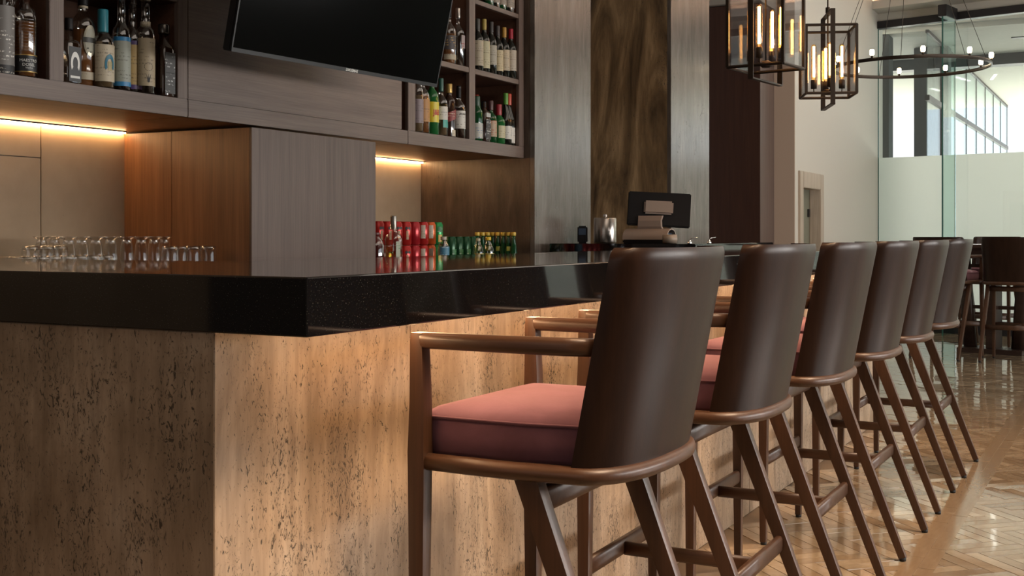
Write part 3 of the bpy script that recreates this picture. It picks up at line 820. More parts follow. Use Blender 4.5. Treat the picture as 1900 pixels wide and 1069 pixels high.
# ring chandelier
rg = thing('ring_chandelier', 'thin dark ring chandelier with small bulbs over the high table', 'chandelier', (-1.90, 11.44, 2.75), YAW)
ring = [(.70*math.cos(a), .70*math.sin(a), 0) for a in [k*2*PI/72 for k in range(72)]]
MB().sweep(ring, (.014, .032), closed=True, power=6, seg=8, smooth=False).build('ring', M['lamp_metal'], rg)
for k in range(10):
    a = math.radians(28+36*k)
    x, y = .70*math.cos(a), -.70*math.sin(a)
    o = MB().lathe([(.010, .016), (.010, .035)], 10, x, y).build('bulb_holder', M['lamp_metal'], rg)
    MB().lathe([(.012, .035), (.020, .045), (.021, .075), (.016, .088), (0, .09)], 12, x, y).build('bulb', M['bulb_glow'], o)
for dg_ in (43, 115, 168, 205, 264, -22):
    a = math.radians(-dg_); x, y = .70*math.cos(a), .70*math.sin(a)
    MB().sweep([(x, y, .012), (.02*math.cos(a), .02*math.sin(a), 1.83)], (.005, .005), up=(0, 1, 0), power=2, seg=6).build('cable', M['lamp_metal'], rg)
MB().lathe([(.0, 1.81), (.09, 1.812), (.09, 1.845), (0, 1.848)], 20).build('ceiling_rose', M['lamp_metal'], rg)

# ================================================================== TILL AND SERVICE ITEMS
CZ = 1.147
til = thing('till_terminal', 'black touch screen till on a taupe curved stand', 'till', (-2.60, 6.66, CZ), YAW-.42)
# back of the screen faces the camera (-y local)
mt = Matrix.Translation((.035, .035, .105)) @ Matrix.Rotation(.30, 4, 'Z') @ Matrix.Rotation(math.radians(-14), 4, 'X') @ Matrix.Rotation(math.radians(3), 4, 'Y')
b = MB().bbox(-.188, .188, -.014, .014, -.005, .205, .006); b.xform(mt); b.build('display', M['pos_black'], til)
b = MB().bbox(-.09, .085, -.034, -.015, .065, .148, .010); b.xform(mt); b.build('display_mount', M['taupe'], til)
pr = [(-.02, .10), (-.035, .12), (-.045, .15), (-.03, .185)]
b = MB()
cs = [(-.015, .075), (-.03, .10), (-.03, .135), (-.012, .165)]
wd = [.082, .072, .07, .074]
vs = []; fs = []
for (yy, zz), w_ in zip(cs, wd): vs += [(-w_, yy, zz), (w_, yy, zz), (w_, yy+.03, zz), (-w_, yy+.03, zz)]
for i in range(3):
    for k in range(4): fs.append((i*4+k, i*4+(k+1) % 4, (i+1)*4+(k+1) % 4, (i+1)*4+k))
fs += [(3, 2, 1, 0), (12, 13, 14, 15)]
b.add(vs, fs).build('neck', M['taupe'], til)
base = []
for k in range(13):
    a = PI*k/12; base.append((-.10*math.cos(a), (.022+.066*max(0,math.sin(a))**.8)))
vs = [(-.145, yy, zz) for yy, zz in base]+[(.13, yy, zz) for yy, zz in base]
nb = len(base); vs += [(-.145, yy*.9, .022+(zz-.022)*.9) for yy, zz in base]+[(.13, yy*.9, .022+(zz-.022)*.9) for yy, zz in base]
fs = [(k, k+1, nb+k+1, nb+k) for k in range(nb-1)]+[(2*nb+k, 3*nb+k, 3*nb+k+1, 2*nb+k+1) for k in range(nb-1)]
fs += [(nb+k, nb+k+1, 3*nb+k+1, 3*nb+k) for k in range(nb-1)]+[(k, 2*nb+k, 2*nb+k+1, k+1) for k in range(nb-1)]
o = MB().add(vs, fs, True).build('curved_base', M['taupe'], til); shade_auto(o, 40)
MB().bbox(-.15, .14, -.085, .09, .0, .022, .006).build('foot', M['pos_black'], til)
MB().bbox(-.12, .12, -.07, .08, .022, .06, .01).build('printer_body', M['navy'], til)

can = thing('steel_canister', 'brushed steel canister left of the till screen', 'canister', (-2.95, 6.78, CZ))
MB().lathe([(.0, 0), (.068, .001), (.070, .006), (.070, .150), (.066, .156), (.0, .157)], 32).build('body', M['steel'], can)
MB().lathe([(0, .157), (.008, .158), (.014, .168), (.010, .178), (0, .18)], 14).build('lid_knob', M['chrome'], can)
cr = thing('card_reader', 'small dark card reader at the left of the steel canister', 'card reader', (-3.03, 6.62, CZ), .3)
MB().bbox(-.03, .03, -.02, .02, 0, .105, .008).build('body', M['pos_black'], cr)
MB().bbox(-.022, .022, -.0225, -.02, .05, .09, .0008).build('display', M['navy'], cr)
for k, (x, y, lb) in enumerate(((-2.25, 6.36, 'left one of two small chrome pourers on the service counter'), (-2.20, 6.55, 'right one of two small chrome pourers on the service counter'))):
    p = thing('chrome_pourer', lb, 'pourer', (x, y, CZ), k*.9)
    MB().lathe([(.012, 0), (.014, .004), (.008, .018), (.004, .024)], 12).build('cork', M['chrome'], p)
    MB().sweep([(0, 0, .02), (.012, 0, .032), (.045, 0, .036)], (.006, .005), power=2, seg=8).build('spout', M['chrome'], p)
fold = thing('paper_roll', 'till roll lying at the right of the till base', 'paper roll', (-2.42, 6.50, CZ), YAW)
MB().lathe([(.008, -.04), (.026, -.04), (.026, .04), (.008, .04), (.008, -.04)], 20, cap=False).xform(Matrix.Translation((0, 0, .026)) @ Matrix.Rotation(PI/2, 4, 'Y')).build('roll', cm((.28, .22, .17)), fold)

# ================================================================== BOTTLES
def horseshoe(mb, R, z, w=.012, h=.028, ang0=0, th=.005, n=18):
    """ring open at the bottom, wrapped on radius R"""
    vs = []; fs = []
    pts = []
    for k in range(n+1):
        a = math.radians(-35+250*k/n)
        pts.append((math.cos(a), math.sin(a)))
    for c, q in pts:
        for rr in (1.0, .58):
            s_ = w*rr*c*(1.0); zz = z+h*rr*q*(1 if rr == 1 else .95)
            a = ang0+s_/R
            vs.append(((R+.0009)*math.cos(a), (R+.0009)*math.sin(a), zz))
    for k in range(n): fs.append((2*k, 2*k+2, 2*k+3, 2*k+1))
    mb.add(vs, fs); return mb
def bottle(name, label, X, Y, Z, prof, glass, cap=None, labels=(), liquid=None, sq=None, rz=0.0, group=None, extra=None, nseg=20):
    """prof: (r, z) body outline up to the mouth. cap: (z0, z1, r, mat). labels: (z0, z1, r, a0deg, a1deg, mat)"""
    t = thing(name, label, 'bottle', (X, Y, Z), rz, group)
    MB().lathe(prof, nseg, sq=sq).build('body', glass, t)
    if liquid:
        lz, lm, li = liquid
        pr = [(max(r-li, .002), z+.004) for r, z in prof if z < lz]
        pr = [(pr[0][0], .006)]+pr[1:]
        r_at = pr[-1][0]
        MB().lathe(pr+[(r_at, lz)], nseg, sq=sq).build('liquid', lm, t)
    if cap:
        z0, z1, r, m_ = cap[:4]
        MB().lathe([(r*.96, z0), (r, z0+.004), (r, z1-.004), (r*.93, z1)], 16).build('cap', m_, t)
    for q in labels:
        z0, z1, r, a0, a1, m_ = q
        nm = 'label' if z1-z0 > .03 else 'label_band'
        MB().lathe([(r, z0), (r, z1)], 14, sq=sq, cap=False, a0=math.radians(a0), a1=math.radians(a1)).build(nm, m_, t)
    if extra: extra(t)
    return t
def P_wine(R=.037, H=.30): return [(R*.9, 0), (R, .006), (R, .60*H), (R*.93, .645*H), (R*.70, .70*H), (R*.44, .75*H), (R*.38, .80*H), (R*.37, .97*H), (R*.40, .985*H), (R*.40, H)]
def P_burg(R=.040, H=.295): return [(R*.9, 0), (R, .006), (R, .46*H), (R*.93, .52*H), (R*.72, .61*H), (R*.48, .71*H), (R*.38, .79*H), (R*.35, .97*H), (R*.38, H)]
def P_spirit(R, H, sh=.60, nk=.35): return [(R*.9, 0), (R, .006), (R, sh*H), (R*.95, (sh+.05)*H), (R*.75, (sh+.10)*H), (R*nk*1.2, (sh+.15)*H), (R*nk, (sh+.19)*H), (R*nk*.95, .965*H), (R*nk*1.1, .97*H), (R*nk*1.1, H)]
BX = -3.247
CRM = (.52, .45, .33); WHT = (.55, .53, .48)
cream = label_mat(CRM); white = label_mat(WHT); creamd = label_mat((.42, .36, .26))
blackl = label_mat((.02, .02, .022), (.5, .48, .42), .9)
gold = cm((.45, .30, .10), .35, .6)
FL = ZR
def yb(px, X=BX): return along(px, X)
# --- left cabinet, first bay
bottle('spirit_bottle', 'clear textured bottle at the left edge of the shelf with ribbed glass', BX, yb(2), FL, P_spirit(.040, .34, .72, .42), M['clear_tint'], (.30, .345, .018, M['wine_dark']),
       [(.03, .22, .0405, -70, 70, label_mat((.18, .17, .16), (.7, .68, .62), 1.0)), (.001, .03, .0405, -70, 70, blackl)], (.22, M['clear_spirit'], .004))
def ribs(t, R, z0, z1, n, m_):
    b = MB()
    for k in range(n):
        z = z0+(z1-z0)*k/(n-1); b.lathe([(R, z-.0025), (R+.002, z), (R, z+.0025)], 18, cap=False)
    b.build('ribs', m_, t)
bottle('spirit_bottle', 'ribbed clear bottle with navy and silver label in the far left bay', BX-.06, yb(23, BX-.06), FL, P_spirit(.038, .30, .66, .36), M['clear_tint'], (.262, .305, .015, M['steel']),
       [(.02, .065, .0385, -75, 75, cm((.03, .035, .06))), (.065, .069, .0387, -75, 75, M['steel']), (.016, .020, .0387, -75, 75, M['steel'])], (.19, M['pale_spirit'], .005), extra=lambda t: ribs(t, .038, .08, .19, 10, M['clear_tint']))
def dobel(t):
    ribs(t, .038, .088, .19, 11, M['clear_tint'])
    text_mesh('label_lettering', 'MAESTRO', .0135, M['white_ink'], t, 'wrap', .0388, .055, -.35)
    text_mesh('label_lettering', 'DOBEL', .0135, M['white_ink'], t, 'wrap', .0388, .041, -.35)
    text_mesh('label_lettering', 'TEQUILA', .006, M['white_ink'], t, 'wrap', .0388, .031, -.35)
bottle('spirit_bottle', 'ribbed bottle with black band reading MAESTRO DOBEL', BX, yb(46), FL, P_spirit(.038, .30, .66, .38), M['clear_tint'], (.225, .30, .016, M['brown_glass']),
       [(.020, .072, .0385, -95, 95, cm((.012, .012, .013))), (.072, .0745, .0387, -95, 95, gold), (.0175, .020, .0387, -95, 95, gold)], (.185, M['amber'], .006), extra=dobel)
# --- left cabinet, second bay
def shoe_white(t):
    MB().box(.0305, .0312, -.026, .026, .006, .125).build('label', cm((.03, .03, .032)), t)
    b = MB(); horseshoe(b, 5.0, .068, .019, .040)
    b.xform(Matrix.Translation((-5.0+.0312, 0, 0))).build('horseshoe_emblem', M['white_ink'], t)
    MB().box(.0313, .0316, -.020, .020, .018, .026).build('label_print', M['white_ink'], t)
bottle('spirit_bottle', 'square clear bottle with white horseshoe on black, left in its bay', BX+.012, yb(123), FL, [(.030, 0), (.031, .004), (.031, .135), (.027, .145), (.013, .152), (.012, .19)], M['clear_tint'],
       (.185, .225, .014, M['pos_black']), [], (.10, M['clear_spirit'], .004), sq=8, extra=shoe_white)
def oval(t):
    b = MB(); n = 22; R = .0425
    def pt(k, s_, dr=0):
        a = 2*PI*k/n; ay = s_*.026*math.cos(a)/R-.10; return ((R+dr)*math.cos(ay), (R+dr)*math.sin(ay), .165+s_*.055*math.sin(a))
    ring = [pt(k, 1.0) for k in range(n)]+[pt(k, .78, .0008) for k in range(n)]
    b.add(ring, [(k, (k+1) % n, n+(k+1) % n, n+k) for k in range(n)]); b.build('oval_label_rim', cm((.45, .42, .33), .3, .4), t)
    vs = [pt(k, .8, .0006) for k in range(n)]+[(R+.0006, -.1*R, .165)]
    MB().add(vs, [(k, (k+1) % n, n) for k in range(n)]).build('oval_label', label_mat((.36, .35, .28), (.03, .03, .02), 1.0), t)
    MB().lathe([(.0438, .158), (.0438, .176)], 6, cap=False, a0=-.75, a1=.52).build('label_band', cm((.03, .03, .025)), t)
bottle('spirit_bottle', 'tall amber bottle with big oval medallion label', BX-.045, yb(154, BX-.045), FL, P_spirit(.042, .345, .62, .36), M['clear_tint'], (.29, .35, .018, M['pos_black']),
       [(.028, .055, .0427, -80, 80, creamd), (.282, .290, .017, 0, 360, creamd)], (.205, M['amber'], .004), extra=oval)
def shoe_blue(t):
    b = MB(); horseshoe(b, .0395, .085, .019, .036, -.12); b.build('horseshoe_emblem', cm((.02, .16, .24)), t)
    MB().lathe([(.0400, .062), (.0402, .094), (.0400, .095)], 3, cap=False, a0=-.30, a1=.06).build('emblem_centre', cm((.40, .33, .16)), t)
bottle('spirit_bottle', 'bottle with turquoise cap and blue horseshoe on cream label', BX, yb(191), FL, P_spirit(.0385, .26, .62, .40), M['clear_tint'], (.20, .282, .0185, cm((.02, .20, .26))),
       [(.025, .155, .039, -85, 85, cream)], (.165, M['pale_spirit'], .004), extra=shoe_blue)
for px, lb, c_mid, c_band, dx in ((225, 'long-necked bottle with pale teal label and bright blue bands', (.32, .34, .29), (.03, .20, .42), 0), (246, 'long-necked bottle with yellow label and purple bands', (.52, .36, .15), (.09, .055, .17), -.03)):
    X = BX+dx
    bottle('mezcal_bottle', lb, X, yb(px, X), FL, [(.030, 0), (.033, .006), (.033, .200), (.030, .222), (.020, .238), (.0145, .250), (.0135, .33), (.016, .332), (.016, .345)], M['clear_tint'], (.33, .355, .016, cm((.05, .03, .02))),
           [(.018, .034, .0335, -95, 95, cm(c_band)), (.034, .180, .0335, -95, 95, label_mat(c_mid)), (.180, .195, .0335, -95, 95, cm(c_band))], (.20, M['clear_spirit'], .004))
def agave(t):
    b = MB(); R = .0349
    for k in range(9):
        a = math.radians(20+140*k/8); L = .032
        c, q = math.cos(a)*L, math.sin(a)*L
        n0 = math.cos(a+PI/2)*.0034, math.sin(a+PI/2)*.0034
        pts = [(-n0[0], -n0[1]), (n0[0], n0[1]), (c, q)]
        b.add([(R*math.cos(p_[0]/R-.45), R*math.sin(p_[0]/R-.45), .045+p_[1]) for p_ in pts], [(0, 1, 2)])
    for k in range(12):      # small round emblem above
        a0 = 2*PI*k/12; a1 = 2*PI*(k+.8)/12
        pts = [(.016*math.cos(a0), .016*math.sin(a0)), (.016*math.cos(a1), .016*math.sin(a1)), (.0145*math.cos(a1), .0145*math.sin(a1)), (.0145*math.cos(a0), .0145*math.sin(a0))]
        b.add([(R*math.cos(p_[0]/R-.45), R*math.sin(p_[0]/R-.45), .10+p_[1]) for p_ in pts], [(0, 1, 2, 3)])
    b.build('agave_print', M['black_ink'], t)
bottle('mezcal_bottle', 'long-necked bottle with cream label showing a black agave plant', BX+.01, yb(270, BX+.01), FL, [(.031, 0), (.034, .006), (.034, .215), (.031, .235), (.022, .250), (.016, .262), (.0145, .34), (.018, .342), (.018, .355)], M['clear_tint'], (.345, .37, .019, cm((.3, .24, .15))),
       [(.030, .205, .0345, -95, 95, label_mat((.40, .32, .21))), (.252, .268, .0185, 0, 360, cream)], (.215, M['clear_spirit'], .004), extra=agave)
def sqlabel(z0, z1, hw, R, mat, fr=None):
    def f(t):
        MB().box(R+.0004, R+.0012, -hw, hw, z0, z1).build('label', mat, t)
        if fr: MB().box(R+.0012, R+.0016, -hw*.85, hw*.85, (z0+z1)/2-.002, (z0+z1)/2+.002).build('label_line', fr, t)
    return f
bottle('spirit_bottle', 'squat black square bottle with grey label and fat steel cap', BX+.015, yb(304, BX+.015), FL, [(.030, 0), (.031, .005), (.031, .175), (.027, .19), (.014, .205), (.013, .24)], M['brown_glass'], (.236, .272, .021, cm((.12, .11, .10), .25, .8)),
       [], None, sq=7, extra=sqlabel(.012, .165, .026, .031, label_mat((.07, .07, .07), (.5, .5, .5), 1.0), cm((.02, .02, .02))))
# --- right cabinet, lower left bay
yl = lambda px, X=BX: along(px, X)
bottle('spirit_bottle', 'slim bottle with striped label, leftmost below the television', BX, yl(771)+.012, FL, P_spirit(.034, .31, .66, .36), M['clear_tint'], (.27, .315, .015, M['black_ink']),
       [(.05, .17, .0345, -95, 95, label_mat((.22, .17, .18)))], (.19, M['pale_spirit'], .004))
bottle('spirit_bottle', 'amber bottle with orange label under the television corner', BX, yl(784), FL, P_spirit(.037, .31, .60, .34), M['clear_tint'], (.27, .315, .015, M['black_ink']),
       [(.06, .175, .0375, -95, 95, label_mat((.40, .19, .05)))], (.20, M['amber'], .004))
def jb(t):
    text_mesh('label_lettering', 'J&B', .040, M['red_ink'], t, 'wrap', .0375, .115, -.25, bold=.001, xscale=.7)
bottle('whisky_bottle', 'green bottle with yellow label reading J&B', BX, yl(801), FL, P_spirit(.037, .31, .62, .36), M['lime_glass'], (.27, .315, .016, M['lime_glass']),
       [(.065, .17, .0375, -95, 95, cm((.62, .50, .03)))], None, extra=jb)
bottle('spirit_bottle', 'clear bottle with white and teal label and dark green neck', BX, yl(818), FL, P_spirit(.036, .30, .56, .34), M['clear_tint'], (.235, .305, .014, cm((.02, .09, .07))),
       [(.085, .155, .0365, -95, 95, white), (.045, .085, .0365, -40, 60, cm((.03, .30, .25)))], (.17, M['pale_spirit'], .004))
def diag(t):
    R = .0365; vs = []; n = 10
    for k in range(n+1):
        a = -1.3+2.4*k/n
        vs += [(R*math.cos(a), R*math.sin(a), .078+.030*(k/n)), (R*math.cos(a), R*math.sin(a), .128+.030*(k/n))]
    MB().add(vs, [(2*k, 2*k+2, 2*k+3, 2*k+1) for k in range(n)]).build('label', label_mat((.22, .03, .03), (.6, .45, .3), .8), t)
bottle('whisky_bottle', 'square brown whisky bottle with slanted red label and gold cap', BX, yl(833), FL, [(.033, 0), (.034, .005), (.034, .19), (.030, .205), (.018, .218), (.0145, .23), (.0145, .27)], M['brown_glass'], (.235, .285, .018, gold),
       [(.005, .04, .0348, -30, 30, cream)], None, extra=diag)
def beam(t):
    text_mesh('label_lettering', 'JIM BEAM', .011, M['black_ink'], t, 'wrap', .0375, .128, -.3)
bottle('whisky_bottle', 'bourbon bottle with broad white label and brown liquid', BX+.02, yl(851, BX+.02), FL, P_spirit(.036, .275, .58, .33), M['clear_tint'], (.215, .28, .013, M['pos_black']),
       [(.05, .145, .0367, -95, 95, white)], (.16, M['brown_glass'], .003), extra=beam)
bottle('whisky_bottle', 'dark-necked bottle behind the bourbon bottle', -3.44, yl(849, -3.44), FL, P_spirit(.034, .29, .6, .33), M['brown_glass'], (.24, .292, .013, M['pos_black']))
# --- right cabinet, lower right bay
bottle('whisky_bottle', 'dark bottle with black cap beside the middle partition, lower wine bay', BX, yl(886)-.01, FL, P_spirit(.034, .25, .62, .5), M['green_glass'], (.195, .25, .019, cm((.02, .06, .035))),
       [(.015, .10, .0345, -95, 95, label_mat((.45, .45, .40), (.05, .12, .3), .9))])
def jd(t):
    MB().box(.0325, .0333, -.027, .027, .015, .125).build('label', label_mat((.035, .035, .035), (.55, .55, .52), 1.0), t)
    text_mesh('label_lettering', "JACK DANIEL'S", .0065, M['white_ink'], t, loc=(.0336, 0, .105), rot=(PI/2, 0, PI/2))
    text_mesh('label_lettering', 'Tennessee', .010, M['white_ink'], t, loc=(.0336, 0, .06), rot=(PI/2, 0, PI/2))
    MB().box(.0325, .0333, -.024, .024, .138, .160).build('neck_label', label_mat((.4, .4, .38)), t)
bottle('whisky_bottle', "square whiskey bottle with black label reading JACK DANIEL'S", BX+.012, yl(897, BX+.012), FL, [(.031, 0), (.032, .005), (.032, .155), (.028, .168), (.014, .182), (.013, .22)], M['brown_glass'], (.19, .225, .015, M['pos_black']),
       [], None, sq=7, extra=jd)
bottle('liqueur_bottle', 'green liqueur bottle with red and cream label and dark cap', BX+.005, yl(910, BX+.005), FL, P_spirit(.036, .235, .58, .38), M['green_glass'], (.185, .24, .0165, cm((.06, .02, .02))),
       [(.035, .125, .0365, -95, 95, label_mat((.38, .28, .18), (.35, .04, .02), 1.0))])
bottle('gin_bottle', 'green bottle with cream label and dark red cap', BX+.005, yl(925, BX+.005), FL, P_spirit(.038, .225, .56, .42), M['lime_glass'], (.165, .228, .0185, cm((.30, .02, .03))),
       [(.035, .105, .0385, -60, 60, label_mat((.46, .42, .26)))])
bottle('wine_bottle', 'dark wine bottle with bright green foil in the lower bay', BX, yl(938), FL, P_burg(.036, .30), M['wine_dark'], (.235, .302, .0155, cm((.10, .28, .04))),
       [(.035, .11, .0365, -80, 80, white)])
bottle('wine_bottle', 'dark wine bottle with orange red foil, rightmost of the lower bay', BX, min(yl(952), 6.068), FL, P_burg(.036, .30), M['wine_dark'], (.235, .302, .0155, cm((.48, .06, .03))),
       [(.015, .105, .0365, -80, 80, white)])
bottle('wine_bottle', 'wine bottle with green foil standing in the back of the lower bay', -3.45, 5.93, FL, P_burg(.036, .30), M['wine_dark'], (.235, .302, .0155, cm((.10, .28, .04))))
bottle('wine_bottle', 'wine bottle with red foil standing at the back between the green ones', -3.43, 6.01, FL, P_burg(.034, .30), M['wine_dark'], (.235, .302, .0155, cm((.40, .05, .03))))
# --- right cabinet, middle bays
F2 = ZS1
bottle('spirit_bottle', 'bottle with black and gold label, partly behind the television corner', BX, yl(832)+.0, F2, P_spirit(.040, .29, .6, .36), M['clear_tint'], (.25, .295, .016, M['pos_black']),
       [(.022, .05, .0405, -95, 95, creamd), (.075, .15, .0405, -95, 95, label_mat((.06, .05, .05), (.5, .33, .1), 1.0))], (.16, M['amber'], .004))
bottle('spirit_bottle', 'clear bottle with silver cap and oval pinkish label', BX-.01, yl(850, BX-.01), F2, P_spirit(.037, .315, .57, .34), M['clear_tint'], (.265, .32, .0145, M['steel']),
       [(.10, .17, .0375, -30, 35, label_mat((.40, .33, .32), (.35, .05, .06), .9))], (.19, M['clear_spirit'], .004))
wines = [(886, .29, cm((.05, .05, .045)), creamd, (.03, .17), 'dark-capped wine bottle beside the middle partition, upper wine bay', BX+.0),
         (898, .30, cm((.36, .27, .06)), label_mat((.50, .46, .30)), (.025, .175), 'wine bottle with dull gold foil and tall cream label', BX),
         (911, .30, cm((.035, .03, .03)), label_mat((.40, .37, .30)), (.055, .165), 'wine bottle with black foil and pale label', BX-.004),
         (923, .29, cm((.05, .04, .04)), label_mat((.50, .42, .26)), (.03, .15), 'wine bottle with dark foil and gold-cream label', BX-.008),
         (935, .29, cm((.45, .24, .04)), label_mat((.48, .40, .28)), (.04, .16), 'wine bottle with orange gold foil', BX),
         (948, .29, cm((.36, .01, .03)), label_mat((.46, .40, .32)), (.045, .165), 'wine bottle with bright red foil, rightmost of the upper wine bay', BX+.012)]
for px, H, cp_, lm, (a, b2), lb, X in wines:
    yy = max(min(yl(px, X), 6.068), 5.635)
    bottle('wine_bottle', lb, X, yy, F2, P_wine(.033, H), M['wine_dark'], (H*.80, H+.002, .0142, cp_), [(a, b2, .0335, -85, 85, lm)], group='wine in the upper bay')
tops = [(905, M['green_glass'], 'green bottle, leftmost on the top shelf'), (917, M['wine_dark'], 'dark wine bottle, second on the top shelf'), (929, M['green_glass'], 'green bottle with pale label, third on the top shelf'),
        (942, M['wine_dark'], 'dark wine bottle, fourth on the top shelf'), (954, M['brown_glass'], 'brown bottle with tan label, rightmost on the top shelf')]
for px, gm, lb in tops:
    yy = min(yl(px), 6.068)
    bottle('wine_bottle', lb, BX, yy, ZT1, P_wine(.033, .29), gm, (.232, .292, .0142, cm((.05, .03, .03))), [(.03, .14, .0335, -85, 85, label_mat((.30, .25, .20)))], group='bottles on the top shelf')

# ================================================================== BACK COUNTER DRINKS
def soda_can(label, x, y, z, base_c, style, rz=0.0, H=.122, R=.033, group=None):
    t = thing('soda_can', label, 'can', (x, y, z), rz, group)
    MB().lathe([(R*.80, 0), (R, .008), (R, H-.014), (R*.82, H-.003), (R*.84, H), (R*.78, H-.001)], 20).build('body', cm(base_c, .25, .35), t)
    MB().lathe([(0, H-.004), (R*.76, H-.0038), (R*.82, H+.0006), (R*.82, H-.0005)], 18, cap=False).build('lid', M['steel'], t)
    if style == 'seals':
        for a in (-.45, .05):
            n = 14; Rr = R+.0006
            vs = [(Rr*math.cos(a+.0078*math.cos(2*PI*k/n)/R), Rr*math.sin(a+.0078*math.cos(2*PI*k/n)/R), .088+.0078*math.sin(2*PI*k/n)) for k in range(n)]+[(Rr*math.cos(a), Rr*math.sin(a), .088)]
            MB().add(vs, [(k, (k+1) % n, n) for k in range(n)]).build('warning_seal', M['black_ink'], t)
        MB().lathe([(R+.0005, .03), (R+.0005, .075)], 5, cap=False, a0=-.5, a1=-.1).build('fruit_print', label_mat((.38, .25, .14), (.5, .1, .05), .8), t)
    elif style == 'fruit':
        MB().lathe([(R+.0005, .015), (R+.0006, .055)], 6, cap=False, a0=-.6, a1=.15).build('fruit_print', cm((.50, .32, .03)), t)
        MB().lathe([(R+.0005, .068), (R+.0005, .098)], 6, cap=False, a0=-.7, a1=.3).build('wordmark_print', label_mat((.03, .16, .05), (.7, .75, .7), 1.0), t)
    elif style == 'pale':
        MB().lathe([(R+.0005, .035), (R+.0005, .105)], 6, cap=False, a0=-.7, a1=.0).build('wordmark_print', label_mat((.48, .42, .33), (.25, .25, .1), .8), t)
    return t
RED = (.40, .018, .015)
CX = -3.36
def yc(px, X=CX): return along(px, X)
can_px = [703, 717, 731, 745]
rows = [(702, RED, 'seals'), (718, RED, 'seals'), (742, RED, 'seals'), (760, RED, 'seals'), (778, (.36, .014, .02), 'plain'), (792, RED, 'pale')]
for lev, zz in ((0, BCZ), (1, BCZ+.1235)):
    for k, (px, c_, stl) in enumerate(rows):
        y_ = 4.85+k*.0695 if False else yc(px+ (0 if lev else 2))
        lb = ('upper' if lev else 'lower')+' red soda can, '+['leftmost', 'second from left', 'behind the clear bottle', 'fourth from left with round black seals', 'plain side turned out', 'with pale printed picture'][k]
        soda_can(lb, CX, 4.895+k*.083, zz, c_, stl, -.1*k, group='stacked red soda cans')
for lev, zz in ((0, BCZ), (1, BCZ+.1235)):
    soda_can(('upper' if lev else 'lower')+' orange soda can right of the red stack', CX-.02, 5.415, zz, (.60, .10, .02), 'pale', -.4, group='stacked orange soda cans')
    soda_can(('upper' if lev else 'lower')+' bright green soda can at the end of the stack', CX-.02, 5.49, zz, (.02, .26, .07), 'fruit', -.2, group='stacked green soda cans')
# slim dark green cans
for k, px in enumerate((836, 849, 863, 876)):
    soda_can('dark green soda can, '+['leftmost', 'second', 'third', 'rightmost'][k]+' of the four in the low row', CX-.02, yc(px, CX-.02), BCZ, (.006, .055, .018), 'fruit', 0, .168, .033, group='low row of dark green cans')
# yellow-capped green mineral water bottles
for k in range(8):
    px = 886+k*9.6
    X = -3.50
    yy = along(px, X)
    if yy > 6.06: yy = 6.06
    X2 = X+.0
# they stand in a slanting row so that each cap shows
k = 0
for k in range(8):
    px = 885.5+k*9.6
    Yp = 6.045 if k > 2 else 5.96+.03*k
    r = (px-950)/2200; X = -Yp*(TAN[1]-r*TAN[0])/(TAN[0]+r*TAN[1])
    t = bottle('water_bottle', 'green mineral bottle with yellow cap, '+['first', 'second', 'third', 'fourth', 'fifth', 'sixth', 'seventh', 'last'][k]+' from the left of eight', X, Yp, BCZ,
           [(.022, 0), (.0235, .004), (.0245, .05), (.022, .075), (.016, .115), (.012, .150), (.0115, .175)], M['green_glass'], (.172, .193, .0145, cm((.62, .42, .06))),
           [(.085, .110, .0215, -90, 30, cm((.35, .33, .05)))] if k % 2 == 0 else [], group='yellow-capped green mineral bottles')
for px, X, lb in ((912-6, -3.24, 'small clear lemon soda bottle with yellow cap'), ):
    bottle('soda_bottle', lb, X, along(px, X), BCZ, [(.030, 0), (.032, .006), (.033, .085), (.029, .105), (.018, .130), (.013, .142), (.013, .150)], M['clear_tint'], (.146, .166, .0155, cm((.65, .45, .03))),
           [(.04, .075, .0335, -95, 95, label_mat((.45, .38, .10)))], (.12, M['yellow_spirit'], .004))
bottle('soda_bottle', 'clear lemon soda bottle without visible cap between green cans and yellow-capped bottle', -3.25, along(887, -3.25), BCZ, [(.028, 0), (.030, .006), (.031, .08), (.026, .105), (.015, .13), (.012, .145)], M['clear_tint'], (.142, .158, .013, cm((.5, .45, .30))),
       [(.04, .075, .0315, -95, 95, label_mat((.50, .36, .08)))], (.12, M['yellow_spirit'], .004))
bottle('water_bottle', 'small clear plastic water bottle with blue label and white cap', -3.28, along(823, -3.28), BCZ, [(.028, 0), (.031, .006), (.031, .10), (.027, .125), (.014, .145), (.012, .155)], M['clear_tint'], (.150, .168, .0165, cm((.45, .40, .33))),
       [(.07, .115, .0315, -95, 95, label_mat((.06, .20, .30), (.5, .6, .65), .8))], (.13, M['clear_spirit'], .004))
bottle('tequila_bottle', 'tall clear tequila bottle with grey screw cap before the red cans', -3.262, along(730, -3.262), BCZ, [(.036, 0), (.038, .005), (.038, .155), (.033, .175), (.020, .187), (.0145, .198), (.014, .23)], M['clear_tint'],
       (.205, .272, .0155, cm((.30, .28, .25), .35, .7)), [(.03, .145, .0387, -40, 5, label_mat((.36, .38, .30), (.05, .2, .1), .8))], (.12, M['yellow_spirit'], .004), sq=4)
bottle('juice_carafe', 'dark red juice bottle with shiny shoulder at the left of the cans', -3.262, 4.735, BCZ, [(.040, 0), (.042, .006), (.042, .125), (.034, .15), (.02, .165), (.018, .18)], M['clear_tint'], (.176, .19, .021, cm((.1, .02, .02))),
       [], (.135, M['cranberry'], .003))

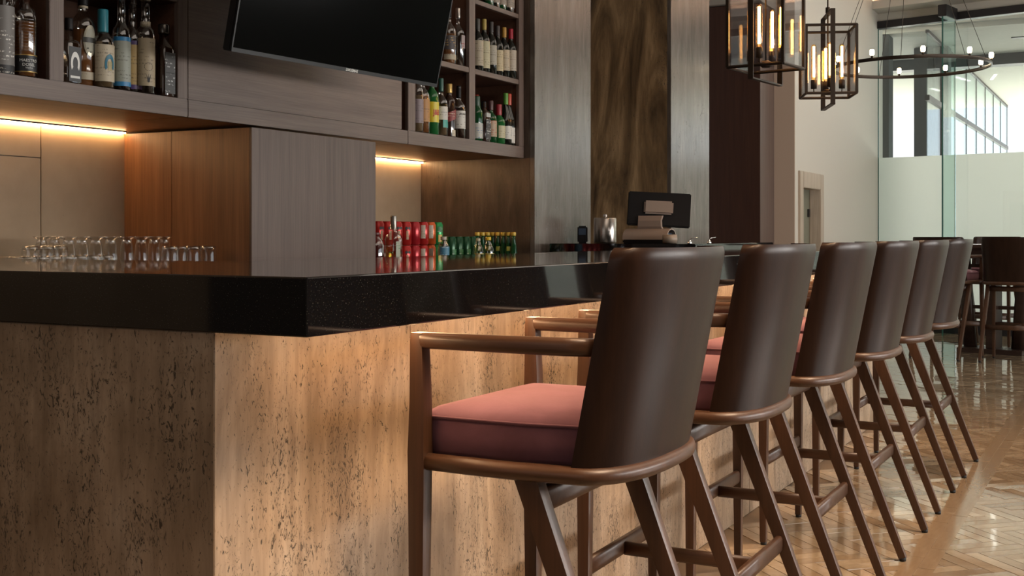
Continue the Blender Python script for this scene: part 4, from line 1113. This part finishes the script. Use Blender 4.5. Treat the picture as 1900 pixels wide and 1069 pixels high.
# glasses on the back counter (turned upside down)
def glass_foot(y, x, n, lb, H=.172):
    t = thing('footed_glass', lb, 'glass', (x, y, BCZ), 0, 'footed glasses turned upside down')
    MB().lathe([(.031, 0), (.030, .02), (.026, .09), (.022, .14), (.019, .150), (.017, .158), (.020, .163), (.030, .1675), (.032, .170), (.030, .172), (0, .1715)], 20, cap=False).build('bowl', M['clear'], t)
    MB().lathe([(.017, .146), (.0175, .153), (.016, .160)], 16).build('thick_base', M['clear'], t)
    return t
def glass_low(y, x, lb, H, R, grp):
    t = thing('tumbler', lb, 'glass', (x, y, BCZ), 0, grp)
    MB().lathe([(R, 0), (R*.99, .01), (R*.92, H-.012), (R*.86, H-.003), (R*.75, H), (0, H)], 20, cap=False).build('wall', M['clear'], t)
    MB().lathe([(R*.80, H-.016), (R*.86, H-.010), (R*.82, H-.003), (0, H-.002)], 16).build('thick_base', M['clear'], t)
    return t
od = ['first', 'second', 'third', 'fourth', 'fifth', 'sixth', 'seventh', 'eighth']
for k, px in enumerate((125, 150, 176, 203, 233, 260, 284)):
    glass_foot(along(px+2, -3.42), -3.42, k, od[k]+' upturned footed glass from the left in the tall row')
glass_foot(along(305, -3.50), -3.50, 7, 'upturned footed glass at the right end of the tall row')
for k, (px, X) in enumerate(((316, -3.36), (334, -3.40), (357, -3.36), (386, -3.36))):
    glass_low(min(along(px, X), 3.715), X, od[k]+' upturned tumbler from the left, right of the tall glasses', .135, .036, 'tumblers at the right of the tall glasses')
for k, px in enumerate((57, 85, 110)):
    glass_low(along(px, -3.60), -3.60, od[k]+' low upturned tumbler standing behind at the far left', .138, .034, 'tumblers at the far left back')
for k, px in enumerate((77, 101)):
    glass_foot(along(px, -3.72), -3.72, k, ['left', 'right'][k]+' one of the pair of upturned footed glasses against the wall')
for k, px in enumerate((6, 29, 52, 76, 99, 124, 147, 171, 196)):
    glass_low(along(px, -3.24), -3.24, ['first', 'second', 'third', 'fourth', 'fifth', 'sixth', 'seventh', 'eighth', 'ninth'][k]+' shot glass from the left in the lowest front row', .108, .031, 'shot glasses in the lowest front row')
